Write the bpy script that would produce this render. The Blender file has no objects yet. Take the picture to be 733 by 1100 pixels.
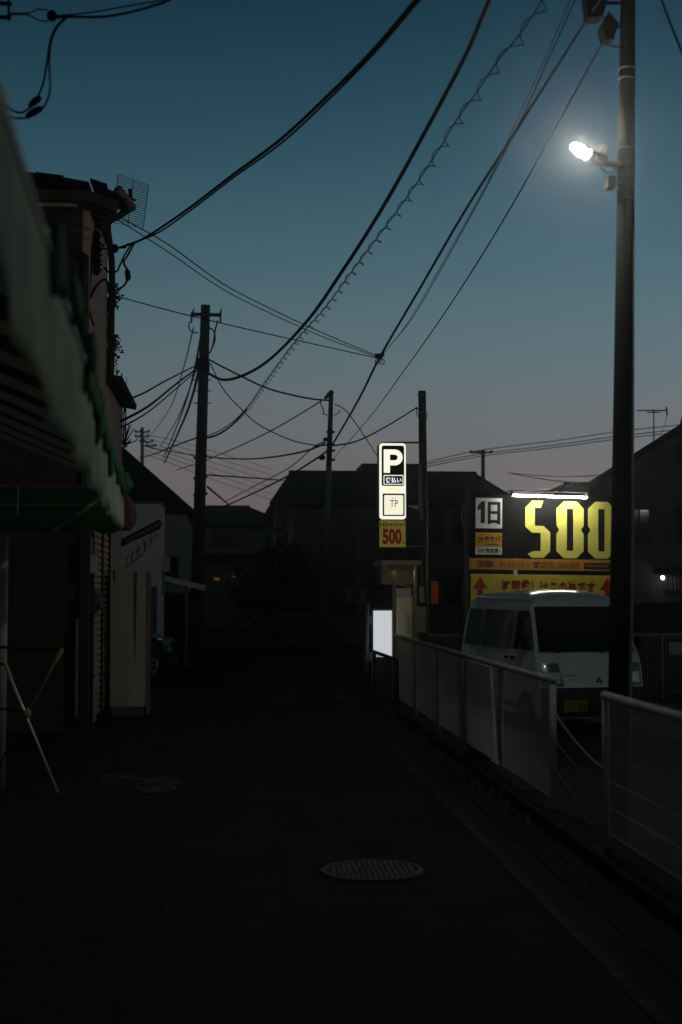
import bpy, bmesh, math, random
from mathutils import Vector, Matrix
random.seed(7)
R = math.radians
S = bpy.context.scene
COL = S.collection

# ------------------------------------------------------------------ camera
FPX, CX, CY, EYE = 1527.0, 366.5, 550.0, 1.7
PITCH, YAW = math.atan(82 / FPX), R(4.44)
cd = bpy.data.cameras.new('camera')
cam = bpy.data.objects.new('camera', cd)
COL.objects.link(cam)
cam.location = (0, 0, EYE)
cam.rotation_euler = (math.pi / 2 + PITCH, 0, -YAW)
cd.sensor_fit = 'VERTICAL'
cd.sensor_height = 36.0
cd.lens = 36.0 * FPX / 1100
cd.clip_end = 3000
cd.clip_start = 0.05
cd.dof.use_dof = True
cd.dof.focus_distance = 21.0
cd.dof.aperture_fstop = 1.9
S.camera = cam

# ------------------------------------------------------------------ sky (after sunset: no sun lamp)
def lin(c):
    return tuple((v / 255 / 12.92) if v / 255 <= 0.04045 else ((v / 255 + 0.055) / 1.055) ** 2.4 for v in c)

w = bpy.data.worlds.new("World")
S.world = w
w.use_nodes = True
nt = w.node_tree
nt.nodes.clear()
N = nt.nodes.new
tc = N('ShaderNodeTexCoord')
nm = N('ShaderNodeVectorMath'); nm.operation = 'NORMALIZE'
sx = N('ShaderNodeSeparateXYZ')
rp = N('ShaderNodeValToRGB')
mr = N('ShaderNodeMapRange')
mr.inputs['From Min'].default_value = -0.25; mr.inputs['From Max'].default_value = 0.30
mr.inputs['To Min'].default_value = 0.74; mr.inputs['To Max'].default_value = 1.0
mx = N('ShaderNodeVectorMath'); mx.operation = 'SCALE'
bg = N('ShaderNodeBackground'); bg.inputs['Strength'].default_value = 1.0
ow = N('ShaderNodeOutputWorld')
L = nt.links.new
L(tc.outputs['Generated'], nm.inputs[0]); L(nm.outputs[0], sx.inputs[0])
L(sx.outputs['Z'], rp.inputs['Fac']); L(sx.outputs['X'], mr.inputs['Value'])
my = N('ShaderNodeMapRange')                      # the eastern sky behind the camera is already night
my.inputs['From Min'].default_value = -0.5; my.inputs['From Max'].default_value = 0.75
my.inputs['To Min'].default_value = 0.60; my.inputs['To Max'].default_value = 1.0
mm = N('ShaderNodeMath'); mm.operation = 'MULTIPLY'
L(sx.outputs['Y'], my.inputs['Value']); L(mr.outputs[0], mm.inputs[0]); L(my.outputs[0], mm.inputs[1])
L(rp.outputs['Color'], mx.inputs[0]); L(mm.outputs[0], mx.inputs['Scale'])
tn = N('ShaderNodeMix'); tn.data_type = 'RGBA'; tn.blend_type = 'MULTIPLY'; tn.inputs['Factor'].default_value = 1.0
tm = N('ShaderNodeMapRange')                      # and greyer than the west
tm.inputs['From Min'].default_value = 0.75; tm.inputs['From Max'].default_value = -0.2
tcx = N('ShaderNodeMix'); tcx.data_type = 'RGBA'
tcx.inputs[6].default_value = (1, 1, 1, 1); tcx.inputs[7].default_value = (1.25, .98, .78, 1)
L(sx.outputs['Y'], tm.inputs['Value']); L(tm.outputs[0], tcx.inputs['Factor'])
L(mx.outputs[0], tn.inputs[6]); L(tcx.outputs[2], tn.inputs[7])
L(tn.outputs[2], bg.inputs['Color']); L(bg.outputs[0], ow.inputs['Surface'])
stops = [(0.0, (114, 97, 96)), (0.06, (118, 107, 107)), (0.105, (114, 116, 119)), (0.155, (101, 119, 125)), (0.22, (77, 109, 121)),
         (0.30, (48, 84, 100)), (0.385, (26, 56, 73)), (0.46, (19, 43, 56)), (0.62, (8, 17, 23)), (1.0, (4, 9, 12))]
el = rp.color_ramp.elements
while len(el) > 1:
    el.remove(el[-1])
for i, (p, c) in enumerate(stops):
    e = el[0] if i == 0 else el.new(p)
    e.position = p
    e.color = (*lin(c), 1)
rp.color_ramp.interpolation = 'B_SPLINE'

S.view_settings.view_transform = 'Standard'
S.view_settings.look = 'None'
S.view_settings.gamma = 1
S.view_settings.exposure = 0
S.view_settings.use_curve_mapping = False
S.render.engine = 'CYCLES'
S.cycles.use_denoising = True
S.cycles.max_bounces = 6
S.cycles.transparent_max_bounces = 12
S.cycles.sample_clamp_indirect = 2.0
S.cycles.caustics_reflective = False
S.cycles.caustics_refractive = False

# ------------------------------------------------------------------ photo measurements -> metres
_f = Vector((math.sin(YAW) * math.cos(PITCH), math.cos(YAW) * math.cos(PITCH), math.sin(PITCH)))
_r = Vector((math.cos(YAW), -math.sin(YAW), 0))
_u = _r.cross(_f)

def P(px, py, Y):
    d = _f * FPX + _r * (px - CX) + _u * (CY - py)
    return Vector((0, 0, EYE)) + d * (Y / d.y)

def PX(px, Y):
    return P(px, 632, Y).x

def PZ(py, Y, px=248):
    return P(px, py, Y).z

# ------------------------------------------------------------------ materials
MATS = {}
def mat(name, col, rough=0.7, metal=0.0, col2=None, scale=4.0, bump=0.0, stretch=(1, 1, 1), emit=0.0, coat=0.0, detail=6.0, spec=0.5, lo=0.4, hi=0.65):
    if name in MATS:
        return MATS[name]
    m = bpy.data.materials.new(name)
    m.use_nodes = True
    t = m.node_tree
    b = t.nodes['Principled BSDF']
    b.inputs['Base Color'].default_value = (*col, 1)
    b.inputs['Roughness'].default_value = rough
    b.inputs['Metallic'].default_value = metal
    b.inputs['Coat Weight'].default_value = coat
    b.inputs['Specular IOR Level'].default_value = spec
    if emit:
        b.inputs['Emission Color'].default_value = (*col, 1)
        b.inputs['Emission Strength'].default_value = emit
    if col2 is not None or bump:
        c = t.nodes.new('ShaderNodeTexCoord')
        mp = t.nodes.new('ShaderNodeMapping')
        mp.inputs['Scale'].default_value = stretch
        n = t.nodes.new('ShaderNodeTexNoise')
        n.inputs['Scale'].default_value = scale
        n.inputs['Detail'].default_value = detail
        n.inputs['Roughness'].default_value = 0.62
        t.links.new(c.outputs['Object'], mp.inputs[0])
        t.links.new(mp.outputs[0], n.inputs['Vector'])
        if col2 is not None:
            r = t.nodes.new('ShaderNodeValToRGB')
            r.color_ramp.elements[0].position = lo
            r.color_ramp.elements[1].position = hi
            r.color_ramp.elements[0].color = (*col, 1)
            r.color_ramp.elements[1].color = (*col2, 1)
            t.links.new(n.outputs['Fac'], r.inputs['Fac'])
            t.links.new(r.outputs['Color'], b.inputs['Base Color'])
        if bump:
            n2 = t.nodes.new('ShaderNodeTexNoise')
            n2.inputs['Scale'].default_value = scale * 6
            n2.inputs['Detail'].default_value = 5
            t.links.new(mp.outputs[0], n2.inputs['Vector'])
            bp = t.nodes.new('ShaderNodeBump')
            bp.inputs['Strength'].default_value = bump
            bp.inputs['Distance'].default_value = 0.02
            t.links.new(n2.outputs['Fac'], bp.inputs['Height'])
            t.links.new(bp.outputs[0], b.inputs['Normal'])
    MATS[name] = m
    return m

def cloth(name, col, col2, trans=0.5, scale=5):
    m = mat(name, col, 0.85, col2=col2, scale=scale, bump=0.15)
    t = m.node_tree
    b = t.nodes['Principled BSDF']
    tr = t.nodes.new('ShaderNodeBsdfTranslucent')
    mxs = t.nodes.new('ShaderNodeMixShader')
    mxs.inputs[0].default_value = trans
    src = b.inputs['Base Color'].links[0].from_socket
    t.links.new(src, tr.inputs['Color'])
    out = t.nodes['Material Output']
    t.links.new(b.outputs[0], mxs.inputs[1])
    t.links.new(tr.outputs[0], mxs.inputs[2])
    t.links.new(mxs.outputs[0], out.inputs['Surface'])
    return m

def ribbed(name, col, col2, freq, axis='X', rough=0.6, bump=0.6):
    """corrugated / tiled surface: noise colour plus a wave bump along one axis"""
    m = mat(name, col, rough, col2=col2, scale=3, bump=0)
    t = m.node_tree
    b = t.nodes['Principled BSDF']
    c = t.nodes.new('ShaderNodeTexCoord')
    b.inputs['Specular IOR Level'].default_value = 0.15
    wv = t.nodes.new('ShaderNodeTexWave')
    wv.bands_direction = axis
    wv.inputs['Scale'].default_value = freq
    wv.inputs['Distortion'].default_value = 0.3
    bp = t.nodes.new('ShaderNodeBump')
    bp.inputs['Strength'].default_value = bump
    bp.inputs['Distance'].default_value = 0.03
    t.links.new(c.outputs['Object'], wv.inputs['Vector'])
    t.links.new(wv.outputs['Fac'], bp.inputs['Height'])
    t.links.new(bp.outputs[0], b.inputs['Normal'])
    return m

def glass(name, col=(0.01, 0.012, 0.015), rough=0.06):
    return mat(name, col, rough, spec=0.3)

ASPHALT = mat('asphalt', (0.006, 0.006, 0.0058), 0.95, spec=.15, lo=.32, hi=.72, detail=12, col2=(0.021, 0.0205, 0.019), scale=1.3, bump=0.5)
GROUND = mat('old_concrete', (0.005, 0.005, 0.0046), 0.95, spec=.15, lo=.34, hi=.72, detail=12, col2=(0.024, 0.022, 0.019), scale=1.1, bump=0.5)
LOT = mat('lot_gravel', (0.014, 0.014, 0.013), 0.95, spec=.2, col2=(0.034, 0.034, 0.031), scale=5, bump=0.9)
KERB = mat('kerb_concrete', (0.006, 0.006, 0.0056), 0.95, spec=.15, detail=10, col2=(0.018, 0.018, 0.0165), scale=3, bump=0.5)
PALE_CONC = mat('pale_concrete', (0.12, 0.12, 0.11), 0.85, col2=(0.2, 0.2, 0.19), scale=5, bump=0.4)
PAINT = mat('worn_road_paint', (0.012, 0.012, 0.012), 0.9, spec=.2, col2=(0.04, 0.04, 0.038), scale=7, bump=0.2, lo=0.46, hi=0.72)
BLACK = mat('cable_rubber', (0.004, 0.004, 0.004), 0.95, spec=.05)
DARKMETAL = mat('dark_steel', (0.02, 0.02, 0.021), 0.55, 0.6, col2=(0.035, 0.03, 0.026), scale=8)
GALV = mat('galvanised_steel', (0.24, 0.25, 0.25), 0.5, 0.5, col2=(0.34, 0.34, 0.33), scale=10)
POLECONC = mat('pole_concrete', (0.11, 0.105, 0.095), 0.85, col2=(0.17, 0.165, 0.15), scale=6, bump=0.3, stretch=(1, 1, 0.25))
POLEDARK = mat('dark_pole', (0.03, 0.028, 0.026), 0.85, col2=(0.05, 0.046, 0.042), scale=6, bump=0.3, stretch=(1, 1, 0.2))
POLEBROWN = mat('brown_pole', (0.035, 0.034, 0.03), 0.7, col2=(0.06, 0.055, 0.045), scale=7, bump=0.2, stretch=(1, 1, 0.2))
FENCEW = mat('white_fence_coating', (0.24, 0.24, 0.23), 0.85, spec=.2, col2=(0.34, 0.34, 0.325), scale=5)

# ------------------------------------------------------------------ mesh builder
class MB:
    def __init__(s, off=(0, 0, 0)):
        s.v, s.f, s.m, s.o = [], [], [], Vector(off)
        s.mi = 0
    def add(s, vs, fs):
        k = len(s.v)
        s.v += [Vector(p) - s.o for p in vs]
        s.f += [tuple(i + k for i in f) for f in fs]
        s.m += [s.mi] * len(fs)
        return s
    def box(s, x0, x1, y0, y1, z0, z1):
        vs = [(x, y, z) for z in (z0, z1) for y in (y0, y1) for x in (x0, x1)]
        return s.add(vs, [(0, 2, 3, 1), (4, 5, 7, 6), (0, 1, 5, 4), (2, 6, 7, 3), (0, 4, 6, 2), (1, 3, 7, 5)])
    def bar(s, p, q, w, h=None, up=(0, 0, 1)):
        p, q = Vector(p), Vector(q); h = h or w
        d = (q - p).normalized(); u0 = Vector(up)
        if abs(d.dot(u0)) > 0.98: u0 = Vector((0, 1, 0))
        a = d.cross(u0).normalized(); b = a.cross(d)
        vs = []
        for c in (p, q):
            for i, j in ((-1, -1), (1, -1), (1, 1), (-1, 1)):
                vs.append(c + a * (i * w / 2) + b * (j * h / 2))
        return s.add(vs, [(0, 1, 2, 3), (4, 7, 6, 5), (0, 4, 5, 1), (1, 5, 6, 2), (2, 6, 7, 3), (3, 7, 4, 0)])
    def cyl(s, p, q, r0, r1=None, n=12):
        return s.tube([p, q], [r0, r0 if r1 is None else r1], n)
    def tube(s, pts, r, n=6):
        pts = [Vector(p) for p in pts]
        k = len(pts)
        rs = r if isinstance(r, (list, tuple)) else [r] * k
        vs, fs = [], []
        a = None
        for i, p in enumerate(pts):
            d = (pts[min(i + 1, k - 1)] - pts[max(i - 1, 0)])
            d = d.normalized() if d.length > 1e-9 else Vector((0, 0, 1))
            if a is None:
                a = d.orthogonal().normalized()
            else:
                a = a - d * a.dot(d)
                a = a.normalized() if a.length > 1e-6 else d.orthogonal().normalized()
            b = d.cross(a)
            for j in range(n):
                t = 2 * math.pi * j / n
                vs.append(p + (a * math.cos(t) + b * math.sin(t)) * rs[i])
        for i in range(k - 1):
            for j in range(n):
                fs.append((i * n + j, i * n + (j + 1) % n, (i + 1) * n + (j + 1) % n, (i + 1) * n + j))
        fs.append(tuple(range(n - 1, -1, -1)))
        fs.append(tuple((k - 1) * n + j for j in range(n)))
        return s.add(vs, fs)
    def ell(s, c, rx, ry, rz, n=14, m=8, rot=None):
        vs, fs = [], []
        for i in range(m + 1):
            ph = math.pi * i / m
            for j in range(n):
                t = 2 * math.pi * j / n
                v = Vector((rx * math.sin(ph) * math.cos(t), ry * math.sin(ph) * math.sin(t), rz * math.cos(ph)))
                if rot: v = rot @ v
                vs.append(Vector(c) + v)
        for i in range(m):
            for j in range(n):
                fs.append((i * n + j, (i + 1) * n + j, (i + 1) * n + (j + 1) % n, i * n + (j + 1) % n))
        return s.add(vs, fs)
    def prism(s, poly, a0, a1, axis='y'):
        """extrude a 2-D outline: axis y -> (x,z) outline, axis x -> (y,z), axis z -> (x,y)"""
        mk = {'y': lambda u, v, a: (u, a, v), 'x': lambda u, v, a: (a, u, v), 'z': lambda u, v, a: (u, v, a)}[axis]
        n = len(poly)
        vs = [mk(u, v, a0) for u, v in poly] + [mk(u, v, a1) for u, v in poly]
        fs = [tuple(range(n)), tuple(range(2 * n - 1, n - 1, -1))]
        fs += [(i, n + i, n + (i + 1) % n, (i + 1) % n) for i in range(n)]
        return s.add(vs, fs)
    def slab(s, q, t=0.03):
        """four corners given a thickness along their normal"""
        q = [Vector(p) for p in q]
        nn = (q[1] - q[0]).cross(q[2] - q[0]).normalized() * t
        vs = q + [p - nn for p in q]
        return s.add(vs, [(0, 1, 2, 3), (7, 6, 5, 4), (0, 4, 5, 1), (1, 5, 6, 2), (2, 6, 7, 3), (3, 7, 4, 0)])
    def text(s, body, x, y, z, h=None, wd=None, bold=0.0, depth=0.002):
        """flat lettering facing -Y: lower-left corner x,z ; h and wd scale the ink box"""
        c = bpy.data.curves.new('lettering', 'FONT')
        c.body = body
        c.offset = bold
        c.resolution_u = 3
        o = bpy.data.objects.new('lettering', c)
        COL.objects.link(o)
        me = bpy.data.meshes.new_from_object(o.evaluated_get(bpy.context.evaluated_depsgraph_get()))
        bpy.data.objects.remove(o); bpy.data.curves.remove(c)
        xs = [v.co.x for v in me.vertices]; ys = [v.co.y for v in me.vertices]
        x0, y0 = min(xs), min(ys)
        sy = h / (max(ys) - y0)
        sxx = wd / (max(xs) - x0) if wd else sy
        s.add([(x + (v.co.x - x0) * sxx, y - depth, z + (v.co.y - y0) * sy) for v in me.vertices], [tuple(p.vertices) for p in me.polygons])
        bpy.data.meshes.remove(me)
        return s
    def build(s, name, m, parent=None, smooth=False, bevel=0.0, loc=None, weld=False):
        me = bpy.data.meshes.new(name)
        me.from_pydata([tuple(v) for v in s.v], [], s.f)
        ms = m if isinstance(m, (list, tuple)) else [m]
        for q in ms:
            if q: me.materials.append(q)
        for p, i in zip(me.polygons, s.m):
            p.material_index = i
        bm = bmesh.new(); bm.from_mesh(me)
        if weld: bmesh.ops.remove_doubles(bm, verts=bm.verts, dist=1e-4)
        if not getattr(s, 'flat', False): bmesh.ops.recalc_face_normals(bm, faces=bm.faces)
        bm.to_mesh(me); bm.free()
        if smooth:
            for p in me.polygons: p.use_smooth = True
        o = bpy.data.objects.new(name, me)
        COL.objects.link(o)
        if parent: o.parent = parent
        if loc is not None: o.location = loc
        elif not parent: o.location = s.o
        if bevel:
            b = o.modifiers.new('bevel', 'BEVEL'); b.width = bevel; b.segments = 2; b.limit_method = 'ANGLE'
        return o

def tag(o, label, cat, group=None, kind=None):
    if label: o['label'] = label
    if cat: o['category'] = cat
    if group: o['group'] = group
    if kind: o['kind'] = kind
    return o

def thing(name, loc, label, cat, group=None):
    o = bpy.data.objects.new(name, None)
    o.empty_display_size = 0.2
    COL.objects.link(o)
    o.location = loc
    return tag(o, label, cat, group)

def copy_tree(o, parent=None):
    c = o.copy(); COL.objects.link(c)
    if parent: c.parent = parent
    for ch in list(o.children): copy_tree(ch, c)
    return c

def spline(pts, k=6):
    pts = [Vector(p) for p in pts]
    if len(pts) < 3: return pts
    out = []
    for i in range(len(pts) - 1):
        p0, p1, p2, p3 = pts[max(i - 1, 0)], pts[i], pts[i + 1], pts[min(i + 2, len(pts) - 1)]
        for j in range(k):
            t = j / k
            out.append(0.5 * ((2 * p1) + (p2 - p0) * t + (2 * p0 - 5 * p1 + 4 * p2 - p3) * t * t + (3 * p1 - p0 - 3 * p2 + p3) * t ** 3))
    out.append(pts[-1])
    return out

def hang(px, d0, d1, k=6):
    """a hanging line measured at photo points: its depth runs from d0 to d1 along a straight plan line"""
    ln = [0.0]
    for a, b in zip(px, px[1:]): ln.append(ln[-1] + math.hypot(a[0] - b[0], a[1] - b[1]))
    pts = []
    for (x, y), l in zip(px, ln):
        t = l / ln[-1]
        pts.append(P(x, y, 1 / ((1 - t) / d0 + t / d1)))
    return spline(pts, k)

# ------------------------------------------------------------------ the ground
LOTZ = -0.2
g = MB()
ys = [-40] + list(range(-8, 70, 4)) + [90, 140, 250, 400]
xs = [(-200, 0), (-40, 0), (-6, 0), (-1, 0), (2.3, 0), (2.42, LOTZ - 0.004), (10, LOTZ - 0.004), (60, LOTZ - 0.004), (200, LOTZ - 0.004)]
vs = [(x, y, z) for y in ys for x, z in xs]
nx = len(xs)
fs = [(j * nx + i, j * nx + i + 1, (j + 1) * nx + i + 1, (j + 1) * nx + i) for j in range(len(ys) - 1) for i in range(nx - 1)]
g.add(vs, fs)
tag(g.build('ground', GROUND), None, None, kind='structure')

def sheet(name, left, right, z, m, y0, y1, step=0.5):
    s = MB(); s.flat = True
    y, rows = y0, []
    while y <= y1:
        rows.append((left(y), right(y), y)); y += step
    vs = []
    for a, b, y in rows:
        for k in range(5): vs.append((a + (b - a) * k / 4, y, z))
    fs = [(5 * j + i, 5 * j + i + 1, 5 * j + 6 + i, 5 * j + 5 + i) for j in range(len(rows) - 1) for i in range(4)]
    return tag(s.add(vs, fs).build(name, m), None, None, kind='structure')

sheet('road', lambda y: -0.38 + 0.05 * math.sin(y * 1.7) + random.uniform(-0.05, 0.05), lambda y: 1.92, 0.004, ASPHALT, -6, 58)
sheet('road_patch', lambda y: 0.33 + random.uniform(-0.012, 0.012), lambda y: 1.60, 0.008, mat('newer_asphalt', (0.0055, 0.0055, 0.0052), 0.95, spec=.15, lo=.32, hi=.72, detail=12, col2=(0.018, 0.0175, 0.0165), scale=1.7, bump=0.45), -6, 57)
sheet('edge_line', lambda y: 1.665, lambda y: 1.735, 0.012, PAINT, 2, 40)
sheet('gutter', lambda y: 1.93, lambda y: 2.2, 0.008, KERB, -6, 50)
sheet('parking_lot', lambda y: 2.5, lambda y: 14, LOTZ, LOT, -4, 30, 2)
k = MB()
for i in range(24):
    y = 3.0 + i * 0.75
    k.box(2.215, 2.46, y, y + 0.74, -0.3, 0.09 + random.uniform(-0.006, 0.006))
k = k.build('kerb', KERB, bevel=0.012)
tag(k, None, None, kind='structure')
# broken pale concrete left over on the apron
pc = MB()
def blob(cx, cy, rx, ry, z, n=22, j=0.25):
    pc.add([(cx, cy, z)] + [(cx + rx * (1 + random.uniform(-j, j)) * math.cos(2 * math.pi * i / n), cy + ry * (1 + random.uniform(-j, j)) * math.sin(2 * math.pi * i / n), z) for i in range(n)],
           [(0, 1 + i, 1 + (i + 1) % n) for i in range(n)])
c0 = P(170, 843, 12.2)
blob(c0.x, 12.5, 0.2, 0.55, 0.006); blob(c0.x - 0.35, 12.9, 0.22, 0.4, 0.005)
pc.flat = False
tag(pc.build('concrete_apron', mat('chipped_concrete', (0.012, 0.012, 0.011), 0.9, spec=.2, col2=(0.10, 0.10, 0.09), scale=7, lo=.42, hi=.68, bump=0.6)), None, None, kind='structure')

# manhole cover
mc = Vector((0.853, 8.57, 0.012))
mh = thing('manhole_cover', mc, 'round iron manhole cover with rows of worn bright studs set in the road', 'manhole cover')
IRON = mat('worn_iron', (0.06, 0.056, 0.035), 0.5, 0.5, col2=(0.17, 0.16, 0.10), scale=14, bump=0.2)
IROND = mat('dark_iron', (0.012, 0.012, 0.011), 0.8)
m_ = MB(mc); m_.cyl((mc.x, mc.y, 0.004), (mc.x, mc.y, 0.013), 0.285, n=40); m_.build('plate', IROND, mh)
ring = MB(mc); n = 48; vs = []
for i in range(n):
    a = 2 * math.pi * i / n
    for rr, zz in ((0.278, 0.009), (0.278, 0.021), (0.308, 0.021), (0.308, 0.009)): vs.append((mc.x + rr * math.cos(a), mc.y + rr * math.sin(a), zz))
ring.add(vs, [(4 * i + q, 4 * i + (q + 1) % 4, 4 * ((i + 1) % n) + (q + 1) % 4, 4 * ((i + 1) % n) + q) for i in range(n) for q in range(4)])
ring.build('rim', mat('rim_iron', (0.03, 0.028, 0.02), 0.6, 0.4, col2=(0.11, 0.10, 0.07), scale=20, bump=.3), mh)
rc = MB(mc); rc.cyl((mc.x, mc.y, 0.003), (mc.x, mc.y, 0.0095), 0.335, n=40); rc.build('recess_ring', mat('recess_dark', (.004, .004, .004), .95, spec=.1), mh)  # flat dark disc, its colour standing in for the shaded recess round the rim
st = MB(mc)
for ix in range(-8, 9):
    for iy in range(-6, 7):
        x, y = ix * 0.033, iy * 0.043 + (0.0215 if ix % 2 else 0)
        if math.hypot(x, y) < 0.262 and not (abs(x) < 0.07 and abs(y) < 0.05 and (ix + iy) % 2):
            st.bar((mc.x + x - 0.006, mc.y + y - 0.015, 0.016), (mc.x + x + 0.006, mc.y + y + 0.015, 0.016), 0.015, 0.01)
st.build('studs', IRON, mh)

# ------------------------------------------------------------------ buildings
def window(parent, off, x0, x1, z0, z1, y, fr, gl, mull=1, name='window'):
    o = MB(off); t = 0.05; d = 0.05
    o.box(x0 - t, x1 + t, y - d, y + 0.02, z1, z1 + t); o.box(x0 - t, x1 + t, y - d - 0.02, y + 0.02, z0 - t, z0)
    o.box(x0 - t, x0, y - d, y + 0.02, z0, z1); o.box(x1, x1 + t, y - d, y + 0.02, z0, z1)
    for i in range(1, mull + 1):
        xm = x0 + (x1 - x0) * i / (mull + 1); o.box(xm - t / 2, xm + t / 2, y - d + 0.01, y + 0.02, z0, z1)
    f = o.build(name, fr, parent)
    q = MB(off); q.box(x0 + 0.001, x1 - 0.001, y - 0.018, y + 0.012, z0 + 0.001, z1 - 0.001); q.build('pane', gl, f)
    return f

FRAME = mat('window_frame', (0.05, 0.05, 0.05), 0.5, 0.4)
PANE = glass('dark_pane')
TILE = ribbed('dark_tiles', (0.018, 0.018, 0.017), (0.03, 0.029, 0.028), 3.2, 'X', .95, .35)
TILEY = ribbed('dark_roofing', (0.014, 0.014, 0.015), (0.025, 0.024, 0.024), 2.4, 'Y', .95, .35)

# -- the two-storey shop on the left
SX, SY0, SY1, SY2 = -1.72, 17.2, 19.75, 22.6
so = Vector((SX, SY0, 0))
shop = thing('shop_building', so, 'old two storey shop with pinkish wall, rusty shutter and ragged eaves behind the green awning', 'building')
PINK = mat('pink_render', (0.44, 0.32, 0.265), 0.9, col2=(0.56, 0.44, 0.37), scale=2.5, bump=0.3, stretch=(1, 1, 0.3))
DARKWALL = ribbed('dark_cladding', (0.045, 0.039, 0.034), (0.07, 0.062, 0.054), 5.0, 'X', 0.8, 0.25)
b = MB(so); b.box(-9, SX, SY0, SY1, 0, 6.40); b.build('wall', PINK, shop)
b = MB(so); b.box(-9, SX - 0.08, SY0 - 0.06, SY0 - 0.002, 0.0, 6.3); b.build('front_cladding', DARKWALL, shop)
b = MB(so); b.box(-9, SX + 0.003, SY1 + 0.002, SY2, 0, 4.55); b.build('rear_wing', PINK, shop)
b = MB(so)
b.slab([(SX + 0.22, SY1 - 0.1, 4.62), (SX + 0.22, SY2 + 0.15, 4.62), (-9, SY2 + 0.15, 6.0), (-9, SY1 + 0.0, 6.0)], 0.08)
b.build('wing_roof', TILEY, shop)
# shed roof falling to the road, torn corrugated edges
rf = MB(so)
zr = lambda x: 6.42 + (SX + 0.5 - x) * 0.17
nn = 26
for i in range(nn):
    xa, xb = SX + 0.03 - i * 0.3, SX + 0.03 - (i + 1) * 0.3 - 0.02
    j = random.uniform(-0.07, 0.06)
    rf.slab([(xa, SY0 - 0.42 + j, zr(xa) + 0.02 * (i % 2)), (xa, SY1 + 0.12, zr(xa) + 0.02 * (i % 2)), (xb, SY1 + 0.12, zr(xb)), (xb, SY0 - 0.42 + j, zr(xb))], 0.03)
# what is left of the road-side overhang: torn sheets, shorter towards the back
for (a, b_, y0, y1, dz) in ((0.05, 0.24, -0.44, 0.5, 0.05), (0.22, 0.38, -0.38, 0.25, -0.02), (0.02, 0.16, 0.45, 1.2, 0.03), (0.34, 0.46, -0.3, 0.05, -0.05)):
    rf.slab([(SX + b_, SY0 + y0, zr(SX + b_) + dz - 0.03), (SX + b_, SY0 + y1, zr(SX + b_) + dz - 0.05), (SX + a, SY0 + y1 + .1, zr(SX + a) + dz), (SX + a, SY0 + y0, zr(SX + a) + dz)], 0.025)
roof = rf.build('roof', TILEY, shop)
WOOD = mat('weathered_wood', (0.035, 0.028, 0.022), 0.9, col2=(0.065, 0.05, 0.04), scale=6, bump=0.4, stretch=(1, 0.2, 1))
s_ = MB(so)
s_.box(-9, SX + 0.02, SY0 - 0.34, SY0 - 0.29, 6.3, 6.43)
s_.bar((SX + 0.02, SY0 - 0.31, 6.36), (SX + 0.36, SY0 - 0.31, 6.24), 0.05, 0.13)
for i in range(4):
    y = SY0 - 0.2 + i * 0.3
    s_.bar((SX, y, 6.3), (SX + 0.34 - i * .07, y, 6.22), 0.05, 0.09)
s_.build('eave_board', WOOD, roof)
gt = MB(so)
gt.tube([P(126, 203, 17.0), P(134, 213, 17.1), P(142, 223, 17.35)], 0.06, 10)
gt.build('gutter_pipe', mat('old_gutter', (0.14, 0.11, 0.08), 0.7, col2=(0.2, 0.16, 0.12), scale=5), roof, smooth=True)
dp = MB(so)
dp.tube(spline([(SX - 0.62, SY0 - 0.2, 6.25), (SX - 0.55, SY0 - 0.14, 5.95), (SX - 0.1, SY0 - 0.1, 5.7), (SX - 0.04, SY0 - 0.1, 5.4), (SX - 0.04, SY0 - 0.1, 3.0), (SX - 0.04, SY0 - 0.1, 0.1)], 4), 0.05, 10)
dp.build('downpipe', DARKMETAL, shop, smooth=True)
dp = MB(so)
dp.tube(spline([P(139, 224, 17.4), P(130, 231, 18.3), P(119, 237, 19.4), P(116, 246, 19.7), (SX + 0.06, SY1 - 0.04, 6.2), (SX + 0.06, SY1 - 0.04, 5.3), (SX + 0.06, SY1 - 0.04, 4.6)], 4), 0.045, 10)
dp.build('downpipe', DARKMETAL, shop, smooth=True)
# service hardware on the upper wall
hw = MB(so)
for (x, y) in ((100, 253), (101, 268), (102, 280), (104, 290), (99, 262), (106, 284), (108, 274)):
    p = P(x, y, 17.6); p.x = SX + 0.05
    hw.ell(p, 0.05, 0.05, 0.07, 8, 5)
    hw.cyl((SX, p.y, p.z), (SX + 0.12, p.y, p.z), 0.012, n=6)
hw.tube(spline([P(103, 240, 17.5), P(100, 262, 17.4), P(98, 290, 17.35), P(96, 330, 17.3), P(101, 350, 17.3)], 5), 0.012, 5)
hw.tube(spline([P(98, 262, 17.4), P(104, 275, 17.5), P(112, 262, 17.6)], 5), 0.012, 5)
hw.tube(spline([P(97, 320, 17.3), P(103, 308, 17.5), P(113, 300, 17.6), P(118, 312, 18.4)], 5), 0.016, 5)
hw.tube(spline([P(97, 395, 17.2), P(101, 410, 17.3), P(106, 435, 17.5), P(109, 470, 17.8)], 5), 0.016, 5)
hw.build('service_wiring', BLACK, shop, smooth=True)
# ivy running up the back edge
iv = MB(so)
for i in range(900):
    t = random.random()
    z = 4.5 + t * 1.45
    c = Vector((SX + random.gauss(0.03, 0.05) + 0.04 * math.sin(z * 9), SY1 + random.gauss(0.02, 0.06), z))
    a = Vector((random.gauss(0, 1), random.gauss(0, 1), random.gauss(0, 1))).normalized() * random.uniform(0.02, 0.05)
    q = a.orthogonal().normalized() * random.uniform(0.015, 0.03)
    iv.add([c - a, c + q, c + a, c - q], [(0, 1, 2, 3)])
LEAF = mat('dark_leaf', (0.012, 0.018, 0.010), 0.8, col2=(0.03, 0.04, 0.02), scale=8)
ivy = iv.build('ivy', LEAF, None)
ivy.location = so
tag(ivy, 'thin dark ivy creeping up the far corner of the pinkish shop wall', 'ivy')
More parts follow.
